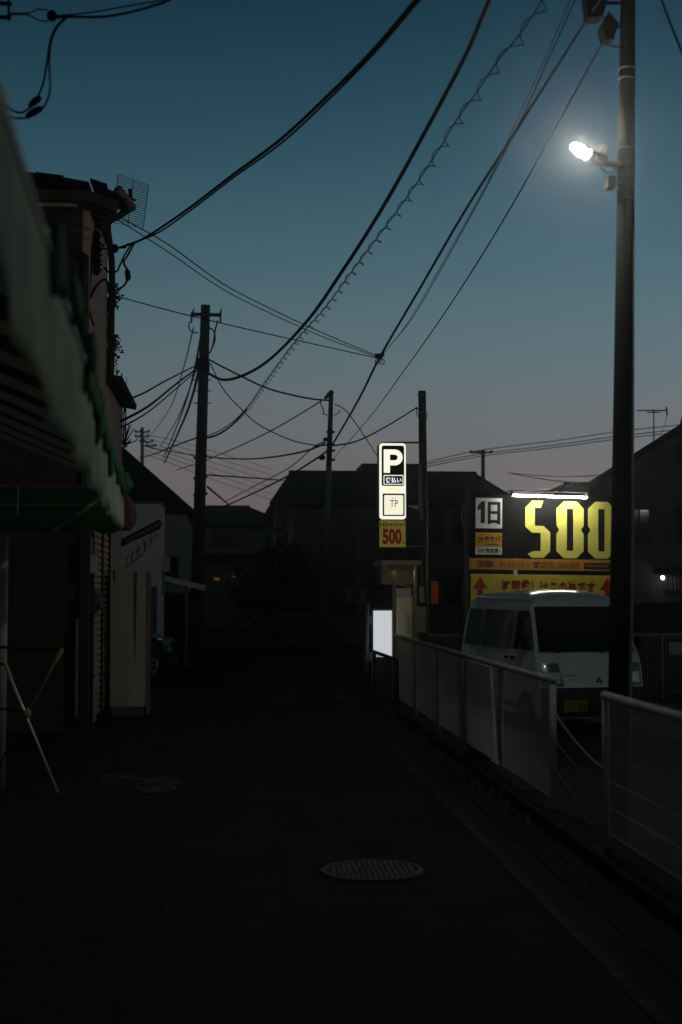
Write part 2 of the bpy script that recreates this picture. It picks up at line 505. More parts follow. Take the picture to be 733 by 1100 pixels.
# shutter
SH = mat('rusty_shutter', (0.46, 0.32, 0.225), 0.7, col2=(0.60, 0.45, 0.35), scale=3, bump=0.15)
sh = MB(so)
for (y0, y1) in ((17.42, 18.62), (18.70, 19.7)):
    z = 0.1
    while z < 2.6:
        sh.prism([(SX + 0.03, z), (SX + 0.052, z + 0.02), (SX + 0.052, z + 0.062), (SX + 0.03, z + 0.080)], y0, y1)
        z += 0.083
shut = sh.build('shutter', SH, shop)
s2 = MB(so)
for y in (17.40, 18.66, 19.73): s2.box(SX + 0.005, SX + 0.075, y - 0.03, y + 0.03, 0, 2.62)
s2.build('guide_rail', DARKMETAL, shut)
s2 = MB(so); s2.box(SX + 0.056, SX + 0.07, 17.5, 17.62, 0.62, 0.66); s2.build('handle', DARKMETAL, shut)
# barrel awning in brown canvas
br = MB(so); prof = [(SX + 0.004, 2.5)] + [(SX + 0.02 + 0.36 * math.sin(math.pi / 2 * min(1, i / 5)) , 2.5 + 0.62 * (i / 10) ** 0.9) for i in range(1, 6)]
prof = [(SX + 0.005, 2.52), (SX + 0.30, 2.52), (SX + 0.37, 2.62), (SX + 0.39, 2.76), (SX + 0.36, 2.9), (SX + 0.27, 3.02), (SX + 0.14, 3.09), (SX + 0.005, 3.11)]
br.prism(prof, 19.0, 20.4)
br.build('barrel_awning', mat('brown_canvas', (0.16, 0.055, 0.028), 0.85, col2=(0.22, 0.08, 0.04), scale=6), shop, bevel=0.02)
def meter(name, px0, px1, py0, py1, Y, dep, m, sub=None):
    a, c = P(px0, py1, Y), P(px1, py0, Y)
    q = MB(so); q.box(a.x, c.x, Y, Y + dep, a.z, c.z)
    o = q.build(name, m, shop, bevel=0.01)
    return o, a, c
GREYBOX = mat('grey_box_plastic', (0.16, 0.16, 0.15), 0.6, col2=(0.2, 0.2, 0.19), scale=5)
o, a, c = meter('switch_box', 87, 97, 576, 617, 16.85, 0.3, GREYBOX)
q = MB(so); q.box(c.x, c.x + 0.06, 16.88, 17.12, a.z + 0.02, (a.z + c.z) / 2); q.build('cover', mat('pale_plastic', (0.4, 0.4, 0.38), 0.5), o)
q = MB(so); q.tube([(c.x + 0.015, 16.9, c.z - 0.02), (c.x + 0.015, 16.9, (a.z + c.z) / 2)], 0.014, 6); q.tube([(a.x + 0.06, 16.95, a.z), (a.x + 0.06, 16.95, a.z - 0.5)], 0.02, 6); q.build('conduit', GALV, o)
o, a, c = meter('electricity_meter', 89, 103, 632, 660, 16.82, 0.3, mat('meter_black', (0.02, 0.022, 0.022), 0.5))
q = MB(so); q.cyl((c.x - 0.01, 16.97, (a.z + c.z) / 2), (c.x + 0.06, 16.97, (a.z + c.z) / 2), 0.1, n=20); q.build('dial', glass('meter_glass', (0.10, 0.11, 0.12)), o, smooth=False)
q = MB(so); q.box(PX(82, 16.9), PX(92, 16.9), 16.9, 16.93, PZ(769, 16.9), PZ(664, 16.9)); q.build('cover_strip', mat('pale_strip', (0.16, 0.14, 0.12), 0.7, col2=(0.2, 0.18, 0.15), scale=5), shop)
# dish / grid antenna on the eave corner
ao = P(138, 212, 17.6)
ant = thing('grid_antenna', ao, 'wire grid antenna clamped to the eave corner of the old shop', 'antenna')
gm = MB(ao)
def gp(u, v):  # bowl in the plane roughly facing the camera, tilted
    x0, y0 = 124 + 33 * u + 6 * (v - 0.5) * -1 + 0, 187 + 52 * v + 12 * u - 6 * u * v
    return P(x0, y0, 17.75 + 0.16 * ((u - 0.5) ** 2 * 4))
for i in range(19):
    v = i / 18
    gm.tube([gp(u / 6 * (0.97 if v < 0.15 or v > .85 else 1), v) for u in range(7)], 0.0045, 4)
for u in (0.0, 0.5, 1.0):
    gm.tube([gp(u, v / 8) for v in range(9)], 0.006, 4)
gm.build('reflector', DARKMETAL, ant)
gm = MB(ao); gm.tube([P(140, 203, 17.5), P(141, 222, 17.5)], 0.025, 8); gm.tube([P(137, 213, 17.6), P(146, 215, 17.75)], 0.012, 6); gm.build('dipole', BLACK, ant)
gm = MB(ao); gm.tube([P(118, 236, 17.7), P(130, 229, 17.7), P(138, 222, 17.6), P(141, 212, 17.6)], 0.028, 8); gm.build('mast', DARKMETAL, ant)

# -- tattered green awning beside the camera
AZ = 2.57
def aw(D): return Vector((-0.42 - 0.052 * (D - 2.6), D, 0))
awn = thing('shop_awning', (-0.9, 12.4, 0), 'tattered green and cream awning sagging over the left edge of the road', 'awning')
AO = Vector((-0.9, 12.4, 0))
SHEET = cloth('faded_awning_sheet', (0.36, 0.52, 0.42), (0.66, 0.72, 0.50), 0.5, 2.6)
GREEN = cloth('green_awning_canvas', (0.012, 0.11, 0.065), (0.05, 0.27, 0.14), 0.4, 7)
YELL = cloth('yellowed_strip', (0.40, 0.42, 0.12), (0.55, 0.55, 0.2), 0.4, 4)
low = [(-250, -120), (0, 290), (27, 395), (54, 450), (85, 500), (120, 558), (129, 567), (140, 570)]
def zlow(D):
    d = aw(D); xx = CX
    # photo column of this point of the edge
    rel = Vector((d.x, D, 0)); px = CX + FPX * rel.dot(_r) / rel.dot(_f)
    for (a, b) in zip(low, low[1:]):
        if a[0] <= px <= b[0]:
            py = a[1] + (b[1] - a[1]) * (px - a[0]) / (b[0] - a[0]); break
    else: py = 290
    return P(px, py, D).z
v_ = MB(AO); v_.mi = 0
NS = 90; rows = 7
pts = []
for i in range(NS + 1):
    D = 2.0 + (12.4 - 2.0) * (i / NS) ** 1.35
    zl = max(zlow(D), AZ - 0.62) + 0.012 * math.sin(i * 1.9)
    for j in range(rows):
        t = j / (rows - 1)
        p = aw(D); p.z = AZ + (zl - AZ) * t
        p.x += 0.016 * math.sin(D * 5.3 + t * 2.2) * t - 0.01 * math.sin(D * 13) * t
        pts.append(p)
v_.add(pts, [(i * rows + j, i * rows + j + 1, (i + 1) * rows + j + 1, (i + 1) * rows + j) for i in range(NS) for j in range(rows - 1)])
val = v_.build('valance', SHEET, awn, smooth=True)
sm = val.modifiers.new('thick', 'SOLIDIFY'); sm.thickness = 0.003
# torn green strip over the top edge
t_ = MB(AO)
for (px, py, sx_, sz) in ((50, 275, .05, .12), (62, 305, .03, .05), (74, 325, .045, .10), (86, 352, .03, .05), (93, 378, .045, .1), (99, 418, .035, .14), (104, 447, .045, .16), (111, 470, .04, .1), (117, 490, .05, .12), (126, 508, .06, .09), (133, 520, .09, .1)):
    D0 = min([2 + 0.05 * q for q in range(220)], key=lambda D: abs(CX + FPX * aw(D).dot(_r) / aw(D).dot(_f) - (px - 3)))
    c = aw(D0); c.z = PZ(py, D0, px)
    n = 12
    cc = []
    for i in range(n):
        a = 2 * math.pi * i / n
        cc.append(c + Vector((sx_ * 0.8 * (math.cos(a) * random.uniform(0.7, 1.1) + 0.35), 0.5 * sx_ * math.cos(a), sz * math.sin(a) * random.uniform(0.7, 1.15))))
    t_.add([c + Vector((0.02, -0.03, 0))] + cc, [(0, 1 + i, 1 + (i + 1) % n) for i in range(n)])
# continuous binding along the top edge
bind = []
for i in range(61):
    D = 5.5 + 6.9 * i / 60
    p = aw(D); w_ = 0.05 + 0.03 * math.sin(i * 2.1) + random.uniform(-0.012, 0.012)
    bind += [p + Vector((0.004, 0, AZ + 0.015)), p + Vector((0.03, 0, AZ - 0.02)), p + Vector((0.02, 0, AZ - 0.04 - w_))]
t_.add(bind, [(3 * i + j, 3 * i + j + 1, 3 * i + 4 + j, 3 * i + 3 + j) for i in range(60) for j in range(2)])
trim = t_.build('torn_trim', GREEN, awn, smooth=True)
sm = trim.modifiers.new('thick', 'SOLIDIFY'); sm.thickness = 0.003
# pipe frame, rafters and roof sheet (falls to the road)
fr = MB(AO)
a0, a1 = aw(1.6), aw(12.4)
fr.tube([a0 + Vector((0, 0, AZ)), a1 + Vector((0, 0, AZ))], 0.014, 8)
fr.build('edge_pipe', mat('grey_pipe', (0.16, 0.17, 0.16), 0.5, 0.3), awn)
rs = MB(AO)
SL = 0.42
def rz(x, D): return AZ + 0.02 + (aw(D).x - x) * SL
for D in [2.6 + 0.98 * i for i in range(11)]:
    e = aw(D)
    rs.bar((e.x, D, AZ + 0.01), (-4.2, D, rz(-4.2, D)), 0.05, 0.05)
rs.build('rafters', mat('pale_rafters', (0.7, 0.72, 0.70), 0.6), awn)
rs = MB(AO)
rs.slab([(aw(1.6).x, 1.6, AZ + 0.045), (aw(12.5).x, 12.5, AZ + 0.045), (-4.2, 12.5, rz(-4.2, 12.5) + 0.025), (-4.2, 1.6, rz(-4.2, 1.6) + 0.025)], 0.012)
rs.build('roof_sheet', cloth('green_awning_roof', (0.05, 0.085, 0.07), (0.08, 0.12, 0.10), 0.3, 3), awn)
fl = MB(AO); e = aw(12.5)
fl.bar((e.x, 12.53, AZ + 0.03), (-4.2, 12.53, rz(-4.2, 12.5) + 0.01), 0.012, 0.035)
fl.build('flashing', mat('pale_flashing', (0.5, 0.5, 0.48), 0.5, 0.2, col2=(0.2, 0.18, 0.15), scale=9), awn)
# far end valance: two pipes and a green cloth in swags
ev = MB(AO); YE = 12.3
n = 60; q = []
for i in range(n + 1):
    x = -3.6 + (e.x + 0.0 + 3.6) * i / n
    zb = 2.2 - 0.035 * abs(math.sin(i * math.pi / 6)) + 0.01 * random.random()
    q += [(x, YE + 0.02 * math.sin(i * 0.7), 2.56), (x, YE + 0.03 * math.sin(i * 0.5 + 1), 2.38), (x, YE + 0.02 * math.sin(i * 0.9), zb)]
ev.add(q, [(3 * i + j, 3 * i + j + 1, 3 * i + 4 + j, 3 * i + 3 + j) for i in range(n) for j in range(2)])
ev = ev.build('end_valance', cloth('bright_green_canvas', (0.06, 0.36, 0.19), (0.15, 0.52, 0.29), 0.4, 2.5), awn, smooth=True); sm = ev.modifiers.new('thick', 'SOLIDIFY'); sm.thickness = 0.003
pf = MB(AO)
pf.tube([(-3.6, YE - 0.05, 2.585), (e.x, YE - 0.05, 2.56)], 0.018, 8); pf.tube([(-3.6, YE - 0.06, 2.43), (e.x - 0.05, YE - 0.06, 2.40)], 0.012, 8)
pf.tube([(PX(20, YE), YE - 0.07, 2.58), (PX(20, YE), YE - 0.07, 2.32)], 0.012, 6)
pf.build('end_pipe', mat('pale_pipe', (0.6, 0.62, 0.58), 0.5, 0.3), awn)
po = MB(AO); po.cyl((PX(4, 12.5), 12.45, 0), (PX(4, 12.5), 12.45, 2.56), 0.045, n=14); po.build('post', mat('white_post', (0.30, 0.31, 0.31), 0.5), awn, smooth=True)
po = MB(AO); po.bar((PX(91, 14.6), 14.6, 0), (PX(91, 14.6), 14.6, 2.5), 0.10, 0.10); po.bar((PX(91, 14.6), 14.6, 2.45), (e.x - 0.25, 12.45, 2.5), 0.06); po.build('post', mat('black_post', (0.008, 0.008, 0.008), 0.8), awn)

# -- drying rack
D = 11.5
ro = Vector((P(29, 765, D).x, D, 0))
rack = thing('drying_rack', ro, 'folding drying rack with crossed thin pale legs standing on the apron', 'drying rack')
RACK = mat('rack_tube', (0.8, 0.8, 0.74), 0.4, 0.4)
RJOIN = mat('rack_plastic', (0.30, 0.31, 0.17), 0.6)
A, B = P(6, 714, D), P(65, 858, 11.52); A2, B2 = P(66, 699, D), P(-8, 836, 11.48)
for a, b2, nm_ in ((A, B, 'leg'), (A2, B2, 'leg')):
    q = MB(ro); q.tube([a, b2], 0.0095 if a is A else 0.008, 8); lg = q.build(nm_, RACK if a is A else mat('rack_tube_dark', (0.12, 0.12, 0.11), 0.5, 0.5), rack, smooth=True)
    q = MB(ro); dn = (a - b2).normalized(); q.tube([a - dn * 0.10, a - dn * 0.02, a + dn * 0.02], [0.017, 0.017, 0.013], 8); q.build('end_cap', RJOIN, lg)
    q = MB(ro); q.tube([b2 + dn * 0.05, b2 - dn * 0.01], 0.013, 8); q.build('foot', DARKMETAL, lg)
q = MB(ro); q.ell(P(29.5, 766, 11.49), 0.03, 0.025, 0.04, 10, 6); q.build('pivot', RJOIN, rack)
q = MB(ro)
q.tube([A2 + Vector((0, 0.02, 0.01)), A2 + Vector((-0.75, -0.05, 0.04))], 0.011, 8)
q.tube([A + Vector((0, 0.02, 0.0)), A + Vector((-0.6, 0.3, 0.04))], 0.011, 8)
q.tube([P(29, 765, 11.5), P(-30, 757, 11.6)], 0.009, 8)
q.build('crossbar', DARKMETAL, rack)
# far-side pair of legs (out of the frame)
q = MB(ro); q.tube([A + Vector((-0.75, 0.05, 0.03)), B + Vector((-0.75, 0, 0))], 0.009, 8); q.build('leg', RACK, rack)
q = MB(ro); q.tube([A2 + Vector((-0.75, -0.05, 0.03)), B2 + Vector((-0.75, 0, 0))], 0.009, 8); q.build('leg', RACK, rack)

# -- pale cabinet in front of the shutter
CYF = 19.1
co = Vector((-1.33, CYF + 0.3, 0))
cab = thing('metal_cabinet', co, 'tall pale metal cabinet streaked with rust beside the shutter', 'cabinet')
CABM = mat('cabinet_enamel', (0.35, 0.355, 0.32), 0.7, col2=(0.47, 0.475, 0.44), scale=2.2, bump=0.1, stretch=(1, 1, 0.35))
RUST = mat('rust', (0.10, 0.045, 0.015), 0.9, col2=(0.17, 0.10, 0.045), scale=9, bump=0.3, stretch=(1, 1, 0.15))
x0, x1 = -1.585, -1.085
q = MB(co); q.box(x0, x1 - 0.035, CYF, CYF + 0.6, 0.13, 1.935); q.build('body', CABM, cab, bevel=0.012)
q = MB(co); q.box(x0 + 0.02, x1 - 0.06, CYF + 0.015, CYF + 0.58, 0.0, 0.13); q.build('plinth', mat('plinth_grey', (0.10, 0.095, 0.08), 0.8), cab)
q = MB(co); q.box(x1 - 0.032, x1, CYF + 0.012, CYF + 0.6, 0.02, 1.925); q.build('door_edge', mat('rusty_edge', (0.15, 0.10, 0.07), 0.7, col2=(0.24, 0.2, 0.16), scale=3, stretch=(1, 1, .3)), cab, bevel=0.006)
q = MB(co); q.flat = False
q.add([(x0 + .30, CYF - .003, 1.93), (x0 + .345, CYF - .003, 1.93), (x0 + .335, CYF - .003, 1.2), (x0 + .325, CYF - .003, 0.6), (x0 + .305, CYF - .003, 1.2)], [(0, 1, 2, 3, 4)])
q.add([(x0 + .02, CYF - .003, 1.93), (x0 + .06, CYF - .003, 1.93), (x0 + .05, CYF - .003, 1.72)], [(0, 1, 2)])
q.build('rust_streak', RUST, cab)

# -- small car nosing out beyond the cabinet: nose towards +X
def dark_car():
    o0 = Vector((PX(187, 26.2) - 0.02, 26.0, 0))
    c = thing('parked_car', o0, 'dark parked car with alloy wheel, nose poking out behind the pale cabinet', 'car')
    PAINTD = mat('dark_car_paint', (0.012, 0.014, 0.017), 0.25, coat=0.6)
    prof = [(0, .32), (0.02, .55), (-.05, .72), (-.35, .86), (-1.0, .98), (-1.55, 1.45), (-1.9, 1.5), (-3.0, 1.5), (-3.7, 1.38), (-3.95, .95), (-4.0, .5), (-3.95, .3)]
    m = MB(); n = len(prof); W = 0.84
    vs = []
    for k, y in enumerate((-W, -W * .55, 0, W * .55, W)):
        for (x, z) in prof:
            tuck = 1 - max(0, z - .95) * 0.28
            roundx = -0.10 * (abs(y) / W) ** 3 * (1 if x > -1 else 0)
            vs.append((x + roundx, y * tuck + W, z))
    fs = [(k * n + i, k * n + (i + 1) % n, (k + 1) * n + (i + 1) % n, (k + 1) * n + i) for k in range(4) for i in range(n)]
    fs += [tuple(range(n)), tuple(4 * n + i for i in range(n - 1, -1, -1))]
    m.add(vs, fs); body = m.build('body', PAINTD, c, bevel=0.04, smooth=False)
    wn = MB(); wn.slab([(-1.25, .02, 1.0), (-1.68, .115, 1.40), (-2.4, .125, 1.42), (-2.4, .02, 1.0)], -0.01); wn.build('side_window', PANE, c)
    wn = MB(); wn.slab([(-1.02, .12, 1.02), (-1.02, 1.56, 1.02), (-1.5, 1.45, 1.43), (-1.5, .22, 1.43)], -0.012); wn.build('windscreen', PANE, c)
    for sgn in (0.03, 1.45):
        h = MB(); h.ell((-.16, sgn + .1, .70), .13, .13, .075, 12, 6); h.build('headlight', glass('car_lamp_glass', (0.25, 0.27, 0.3)), c, smooth=True)
    for wx in (-.46, -3.1):
        for wy in (0.0, 1.5):
            t = MB(); t.cyl((wx, wy - .02, .31), (wx, wy + .18, .31), .31, n=24); wh = t.build('wheel', mat('tyre', (0.012, 0.012, 0.012), 0.85), c, bevel=0.02)
            r = MB(); yy = wy - .03 if wy < 1 else wy + .19
            for k in range(10):
                a = 2 * math.pi * k / 10
                r.bar((wx + .03 * math.cos(a), yy, .31 + .03 * math.sin(a)), (wx + .2 * math.cos(a), yy, .31 + .2 * math.sin(a)), .035, .02, up=(0, 1, 0))
            r.cyl((wx, yy - .012, .31), (wx, yy + .012, .31), .05, n=12)
            pts = [(wx + .2 * math.cos(2 * math.pi * k / 20), yy, .31 + .2 * math.sin(2 * math.pi * k / 20)) for k in range(21)]
            r.tube(pts, .017, 6); r.build('rim', mat('alloy', (0.45, 0.46, 0.47), 0.3, 0.9), wh)
    bm_ = MB(); bm_.box(-.1, .05, .1, 1.58, .28, .42); bm_.build('bumper', mat('bumper_black', (0.012, 0.012, 0.013), 0.6), c, bevel=0.02)
    return c
dark_car()

# -- white annex wall, tube awning, branch
def white_annex():
    Y = 29.0
    x0, x1, zt = -5.5, PX(172, Y), PZ(542, Y)
    o0 = Vector((x1, Y, 0))
    h = thing('white_annex', o0, 'plain white flat roofed annex wall beyond the cabinet', 'building')
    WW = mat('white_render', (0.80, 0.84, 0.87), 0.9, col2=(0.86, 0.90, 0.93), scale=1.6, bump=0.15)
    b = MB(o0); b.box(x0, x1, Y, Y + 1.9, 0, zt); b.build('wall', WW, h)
    b = MB(o0); b.box(x0, x1 + 0.02, Y - 0.02, Y + 1.92, zt + 0.002, zt + 0.05); b.build('roof', mat('annex_coping', (0.2, 0.21, 0.22), 0.6), h)
    b = MB(o0); b.box(PX(161, Y), PX(169, Y), Y - 0.05, Y - 0.003, PZ(690, Y), PZ(630, Y)); b.build('panel', mat('annex_panel', (0.10, 0.12, 0.14), 0.5), h)
    q = MB(o0); a, c = P(172.5, 614, 29.7), P(182, 598, 29.7); q.box(a.x, c.x, 29.7, 30.0, a.z, c.z); q.build('duct_box', mat('duct_white', (0.5, 0.5, 0.5), 0.6), h, bevel=0.01)
    q = MB(o0); q.tube([(c.x - .12, 29.85, a.z), (c.x - .12, 29.85, a.z - .4), (x1 - .02, 29.8, a.z - .5)], .03, 8); q.build('duct_pipe', GALV, h)
white_annex()
Y = 23.2
to = P(150, 575, Y)
tb = thing('rolled_awning', to, 'dark rolled awning tube slanting up in front of the white annex', 'awning')
q = MB(to); q.tube([P(132, 583, Y), P(134, 582, Y), P(172, 562, Y + 0.6)], [0.045, 0.056, 0.056], 12); q.build('tube', mat('tube_grey', (0.06, 0.065, 0.068), 0.7, col2=(0.10, 0.10, 0.10), scale=7, stretch=(1, 1, 3)), tb, smooth=True)
q = MB(to); q.tube([P(131, 586, Y - .07), P(172, 567, Y + .5)], 0.016, 6); q.tube([P(131, 580, Y - .05), P(171, 559, Y + .5)], 0.014, 6); q.build('arm', BLACK, tb)
q = MB(to); q.tube([P(128, 587, Y), P(133, 583, Y)], 0.035, 8); q.box(SX - 0.2, P(129, 588, Y).x, Y - 0.8, Y + 0.05, P(129, 590, Y).z, P(129, 583, Y).z); q.build('bracket', BLACK, tb)

def twigs(name, label, cat, strokes, r, extra=0):
    o0 = strokes[0][0]
    q = MB(o0)
    for s in strokes:
        n = len(s)
        q.tube(spline(s, 3), [r * (1 - 0.7 * i / ((n - 1) * 3)) for i in range((n - 1) * 3 + 1)] if n > 2 else [r, r * .4], 5)
    return tag(q.build(name, mat('bark_dark', (0.02, 0.016, 0.014), 0.9), None), label, cat)
Y = 22.8
bs = [[P(127, 613, Y), P(140, 607, Y), P(152, 597, Y), P(161, 585, Y), P(170, 572, Y)]]
for (a, b2) in (((136, 609), (135, 596)), ((141, 606), (142, 590)), ((146, 602), (147, 588)), ((150, 598), (153, 584)), ((155, 593), (160, 577)), ((160, 587), (166, 572)), ((163, 582), (163, 570)), ((166, 578), (171, 575)), ((144, 604), (138, 597)), ((157, 590), (152, 582)), ((149, 599), (157, 596))):
    bs.append([P(*a, Y), P((a[0] + b2[0]) / 2 + random.uniform(-1.5, 1.5), (a[1] + b2[1]) / 2, Y + random.uniform(-.1, .1)), P(*b2, Y + random.uniform(-.2, .2))])
for a in range(14):
    s = random.choice(bs[1:12]); p = s[1].copy()
    bs.append([p, p + Vector((random.uniform(-.05, .05), random.uniform(-.1, .1), random.uniform(.03, .12)))])
twigs('bare_branch', 'bare twiggy branch spreading over the pale cabinet in front of the white annex', 'branch', bs, 0.008)
Y = 23.0
bs = []
for (x, y0, y1) in ((126, 440, 393), (131, 445, 402), (135, 450, 405), (128, 442, 415), (133, 448, 425)):
    bs.append([P(x, y0 + 30, Y), P(x + .5, (y0 + y1) / 2, Y), P(x + random.uniform(-1, 2), y1, Y)])
    for k_ in range(5):
        yy = y1 + (y0 - y1) * random.random()
        bs.append([P(x, yy, Y), P(x + random.uniform(-3, 3), yy - random.uniform(3, 8), Y + random.uniform(-.15, .15))])
for k_ in range(16):
    x, y = random.uniform(131, 149), random.uniform(452, 480)
    bs.append([P(133, 478, Y), P(x - 2, y + 4, Y), P(x, y, Y)])
twigs('bare_tree', 'bare spindly twigs rising behind the rear wing of the shop', 'tree', bs, 0.014)

# -- houses
def gable_house(name, label, x0, x1, y0, y1, ze, zr_, xr, ov, wallm, roofm):
    """ridge along Y at x = xr"""
    o0 = Vector(((x0 + x1) / 2, y0, 0))
    h = thing(name, o0, label, 'house')
    b = MB(o0); b.prism([(x0, -0.4), (x1, -0.4), (x1, ze), (xr, zr_ - 0.06), (x0, ze)], y0, y1); b.build('wall', wallm, h)
    r = MB(o0)
    for (xe, s) in ((x0, -1), (x1, 1)):
        k_ = (zr_ - ze) / abs(xr - xe)
        xo = xe + s * ov; zo = ze - ov * k_
        q = [(xo, y0 - ov, zo + .1), (xo, y1 + ov, zo + .1), (xr, y1 + ov, zr_ + .1), (xr, y0 - ov, zr_ + .1)]
        r.slab(q if s > 0 else q[::-1], 0.12)
    rf = r.build('roof', roofm, h)
    rd = MB(o0); rd.tube([(xr, y0 - ov - .02, zr_ + .12), (xr, y1 + ov + .02, zr_ + .12)], .1, 8); rd.build('ridge', roofm, rf)
    return h, o0

def hip_house(name, label, x0, x1, y0, y1, ze, zr_, hipl, hipr, ov, wallm, roofm):
    o0 = Vector(((x0 + x1) / 2, y0, 0))
    h = thing(name, o0, label, 'house')
    b = MB(o0); b.box(x0, x1, y0, y1, -0.4, ze); b.build('wall', wallm, h)
    ym = (y0 + y1) / 2
    r = MB(o0)
    a = [(x0 - ov, y0 - ov, ze), (x1 + ov, y0 - ov, ze), (x1 + ov, y1 + ov, ze), (x0 - ov, y1 + ov, ze), (x0 + hipl, ym, zr_), (x1 - hipr, ym, zr_)]
    a += [(p[0], p[1], ze - .14) for p in a[:4]]
    r.add(a, [(0, 1, 5, 4), (1, 2, 5), (2, 3, 4, 5), (3, 0, 4), (0, 6, 7, 1), (1, 7, 8, 2), (2, 8, 9, 3), (3, 9, 6, 0), (9, 8, 7, 6)])
    rf = r.build('roof', roofm, h)
    rd = MB(o0); rd.tube([(x0 + hipl - .1, ym, zr_ + .03), (x1 - hipr + .1, ym, zr_ + .03)], .1, 8)
    for i, j in ((0, 4), (3, 4), (1, 5), (2, 5)): rd.tube([a[i], (a[j][0], a[j][1], a[j][2] + .03)], .07, 6)
    rd.build('ridge', roofm, rf)
    return h, o0

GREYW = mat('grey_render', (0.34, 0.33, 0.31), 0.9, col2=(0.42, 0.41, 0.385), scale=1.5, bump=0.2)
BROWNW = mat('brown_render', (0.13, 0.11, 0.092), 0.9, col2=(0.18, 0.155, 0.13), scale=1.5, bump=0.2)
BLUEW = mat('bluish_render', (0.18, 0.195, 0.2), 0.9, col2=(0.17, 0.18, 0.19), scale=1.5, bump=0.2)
# left house with the steep dark roof
Y = 36.0
h1, o1 = gable_house('gabled_house', 'house with steep black roof and grey wall left of the tall utility pole', PX(205, Y) - 5.2, PX(200, Y), Y, Y + 7, PZ(545, Y), PZ(447, Y), PX(205, Y) - 2.75, 0.22, GREYW, TILEY)
window(h1, o1, PX(176, Y), PX(190, Y), PZ(625, Y), PZ(600, Y), Y, FRAME, PANE)
q = MB(o1); ze_, zp_, xr_2 = PZ(552, Y), PZ(447, Y) - .08, PX(205, Y) - 2.75
q.prism([(PX(205, Y) - 5.1, ze_), (PX(201, Y), ze_), (PX(201, Y), PZ(547, Y)), (xr_2, zp_), (PX(205, Y) - 5.1, PZ(547, Y))], Y - .12, Y - .004); q.build('gable_boarding', mat('black_boarding', (.012, .012, .012), .95, spec=.1, col2=(.02, .019, .018), scale=3), h1)
# shed by the pole
Y = 31.2
s0 = Vector((PX(196, Y), Y, 0))
shed = thing('lean_to_shed', s0, 'open lean-to shed with a slanting white roof edge and one yellow post', 'shed')
xl, xr = PX(168, Y), PX(221, Y)
q = MB(s0); q.slab([(xl, Y, PZ(616, Y)), (xr, Y, PZ(629, Y)), (xr, Y + 3, PZ(629, Y)), (xl, Y + 3, PZ(616, Y))], 0.04); q.build('roof', mat('shed_roofing', (0.12, 0.13, 0.13), 0.7), shed)
q = MB(s0); q.bar((xl, Y - .03, PZ(619, Y)), (xr, Y - .03, PZ(632, Y)), 0.03, 0.12); q.build('fascia', mat('white_fascia', (0.75, 0.76, 0.76), 0.6, col2=(0.6, .6, .6), scale=6), shed)
for px_ in (173, 217):
    q = MB(s0); q.box(PX(px_, Y) - .05, PX(px_, Y) + .05, Y + .02, Y + .12, 0, PZ(634, Y)); q.build('post', WOOD, shed)
q = MB(s0); q.cyl((PX(200.5, Y), Y + .03, 0), (PX(200.5, Y), Y + .03, PZ(629, Y)), 0.04, n=10); q.build('post', mat('yellow_post', (0.20, 0.13, 0.03), 0.7), shed)
q = MB(s0); q.box(xl, xr - .15, Y + 2.6, Y + 2.7, 0, 1.6); q.build('boarding', DARKWALL, shed); q = MB(s0); q.box(PX(206, Y), PX(219, Y), Y + .3, Y + .42, 0.0, PZ(648, Y)); q.build('boarding', DARKWALL, shed)
# far houses
Y = 60.0
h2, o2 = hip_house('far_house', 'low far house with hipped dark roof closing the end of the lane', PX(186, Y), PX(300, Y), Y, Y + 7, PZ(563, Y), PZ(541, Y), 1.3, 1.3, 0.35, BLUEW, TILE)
window(h2, o2, PX(228, Y), PX(262, Y), PZ(585, Y), PZ(572, Y), Y, FRAME, PANE, 2)
q = MB(o2); q.box(PX(188, Y) - .1, PX(300, Y), Y - 1.2, Y - .02, PZ(601, Y), PZ(596, Y)); q.build('lean_to_roof', TILE, h2)
f_ = MB(o2); f_.box(PX(236, Y), PX(246, Y), Y - .06, Y - .003, 0.0, PZ(640, Y)); f_.build('door', mat('pale_blue_door', (0.14, 0.17, 0.20), 0.6), h2)
for (px_, py_, c_, e_, nm_) in ((233, 622, (1.0, 0.32, 0.05), 0.09, 'lit_sign'), (252, 620, (0.9, 0.95, 1.0), 0.5, 'door_lamp')):
    f_ = MB(o2); p = P(px_, py_, Y - .15); wv_ = .15 if nm_ == 'lit_sign' else .03
    f_.box(p.x - wv_ * .8, p.x + wv_ * .8, p.y - .04, p.y + .04, p.z - .05, p.z + .05 if nm_ == 'lit_sign' else p.z - .02); f_.cyl((p.x, p.y, p.z), (p.x, Y + .02, p.z), .02, n=6)
    f_.build(nm_, mat(nm_ + '_glow', c_, 0.5, emit=e_), h2)
# central dark house
Y = 48.0
cx0, cx1 = PX(300, Y), PX(552, Y)
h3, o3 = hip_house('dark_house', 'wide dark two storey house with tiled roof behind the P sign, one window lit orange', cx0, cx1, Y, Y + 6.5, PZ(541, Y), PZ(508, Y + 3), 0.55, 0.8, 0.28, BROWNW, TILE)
q = MB(o3); q.box(PX(398, Y), PX(470, Y), Y + 2.9, Y + 5.5, PZ(541, Y), PZ(497, Y + 3)); q.build('dormer', TILE, h3)
q = MB(o3); q.box(PX(296, Y), PX(299.5, Y), Y + .5, Y + 1.0, 2.6, PZ(545, Y)); q.build('corner_trim', mat('pale_trim', (0.3, 0.3, 0.3), .7), h3)
window(h3, o3, PX(308, Y), PX(326, Y), PZ(585, Y), PZ(556, Y), Y, FRAME, PANE)
window(h3, o3, PX(465, Y), PX(476, Y), PZ(582, Y), PZ(545, Y), Y, FRAME, PANE, 0)
window(h3, o3, PX(488, Y), PX(500, Y), PZ(585, Y), PZ(545, Y), Y, FRAME, PANE, 0)
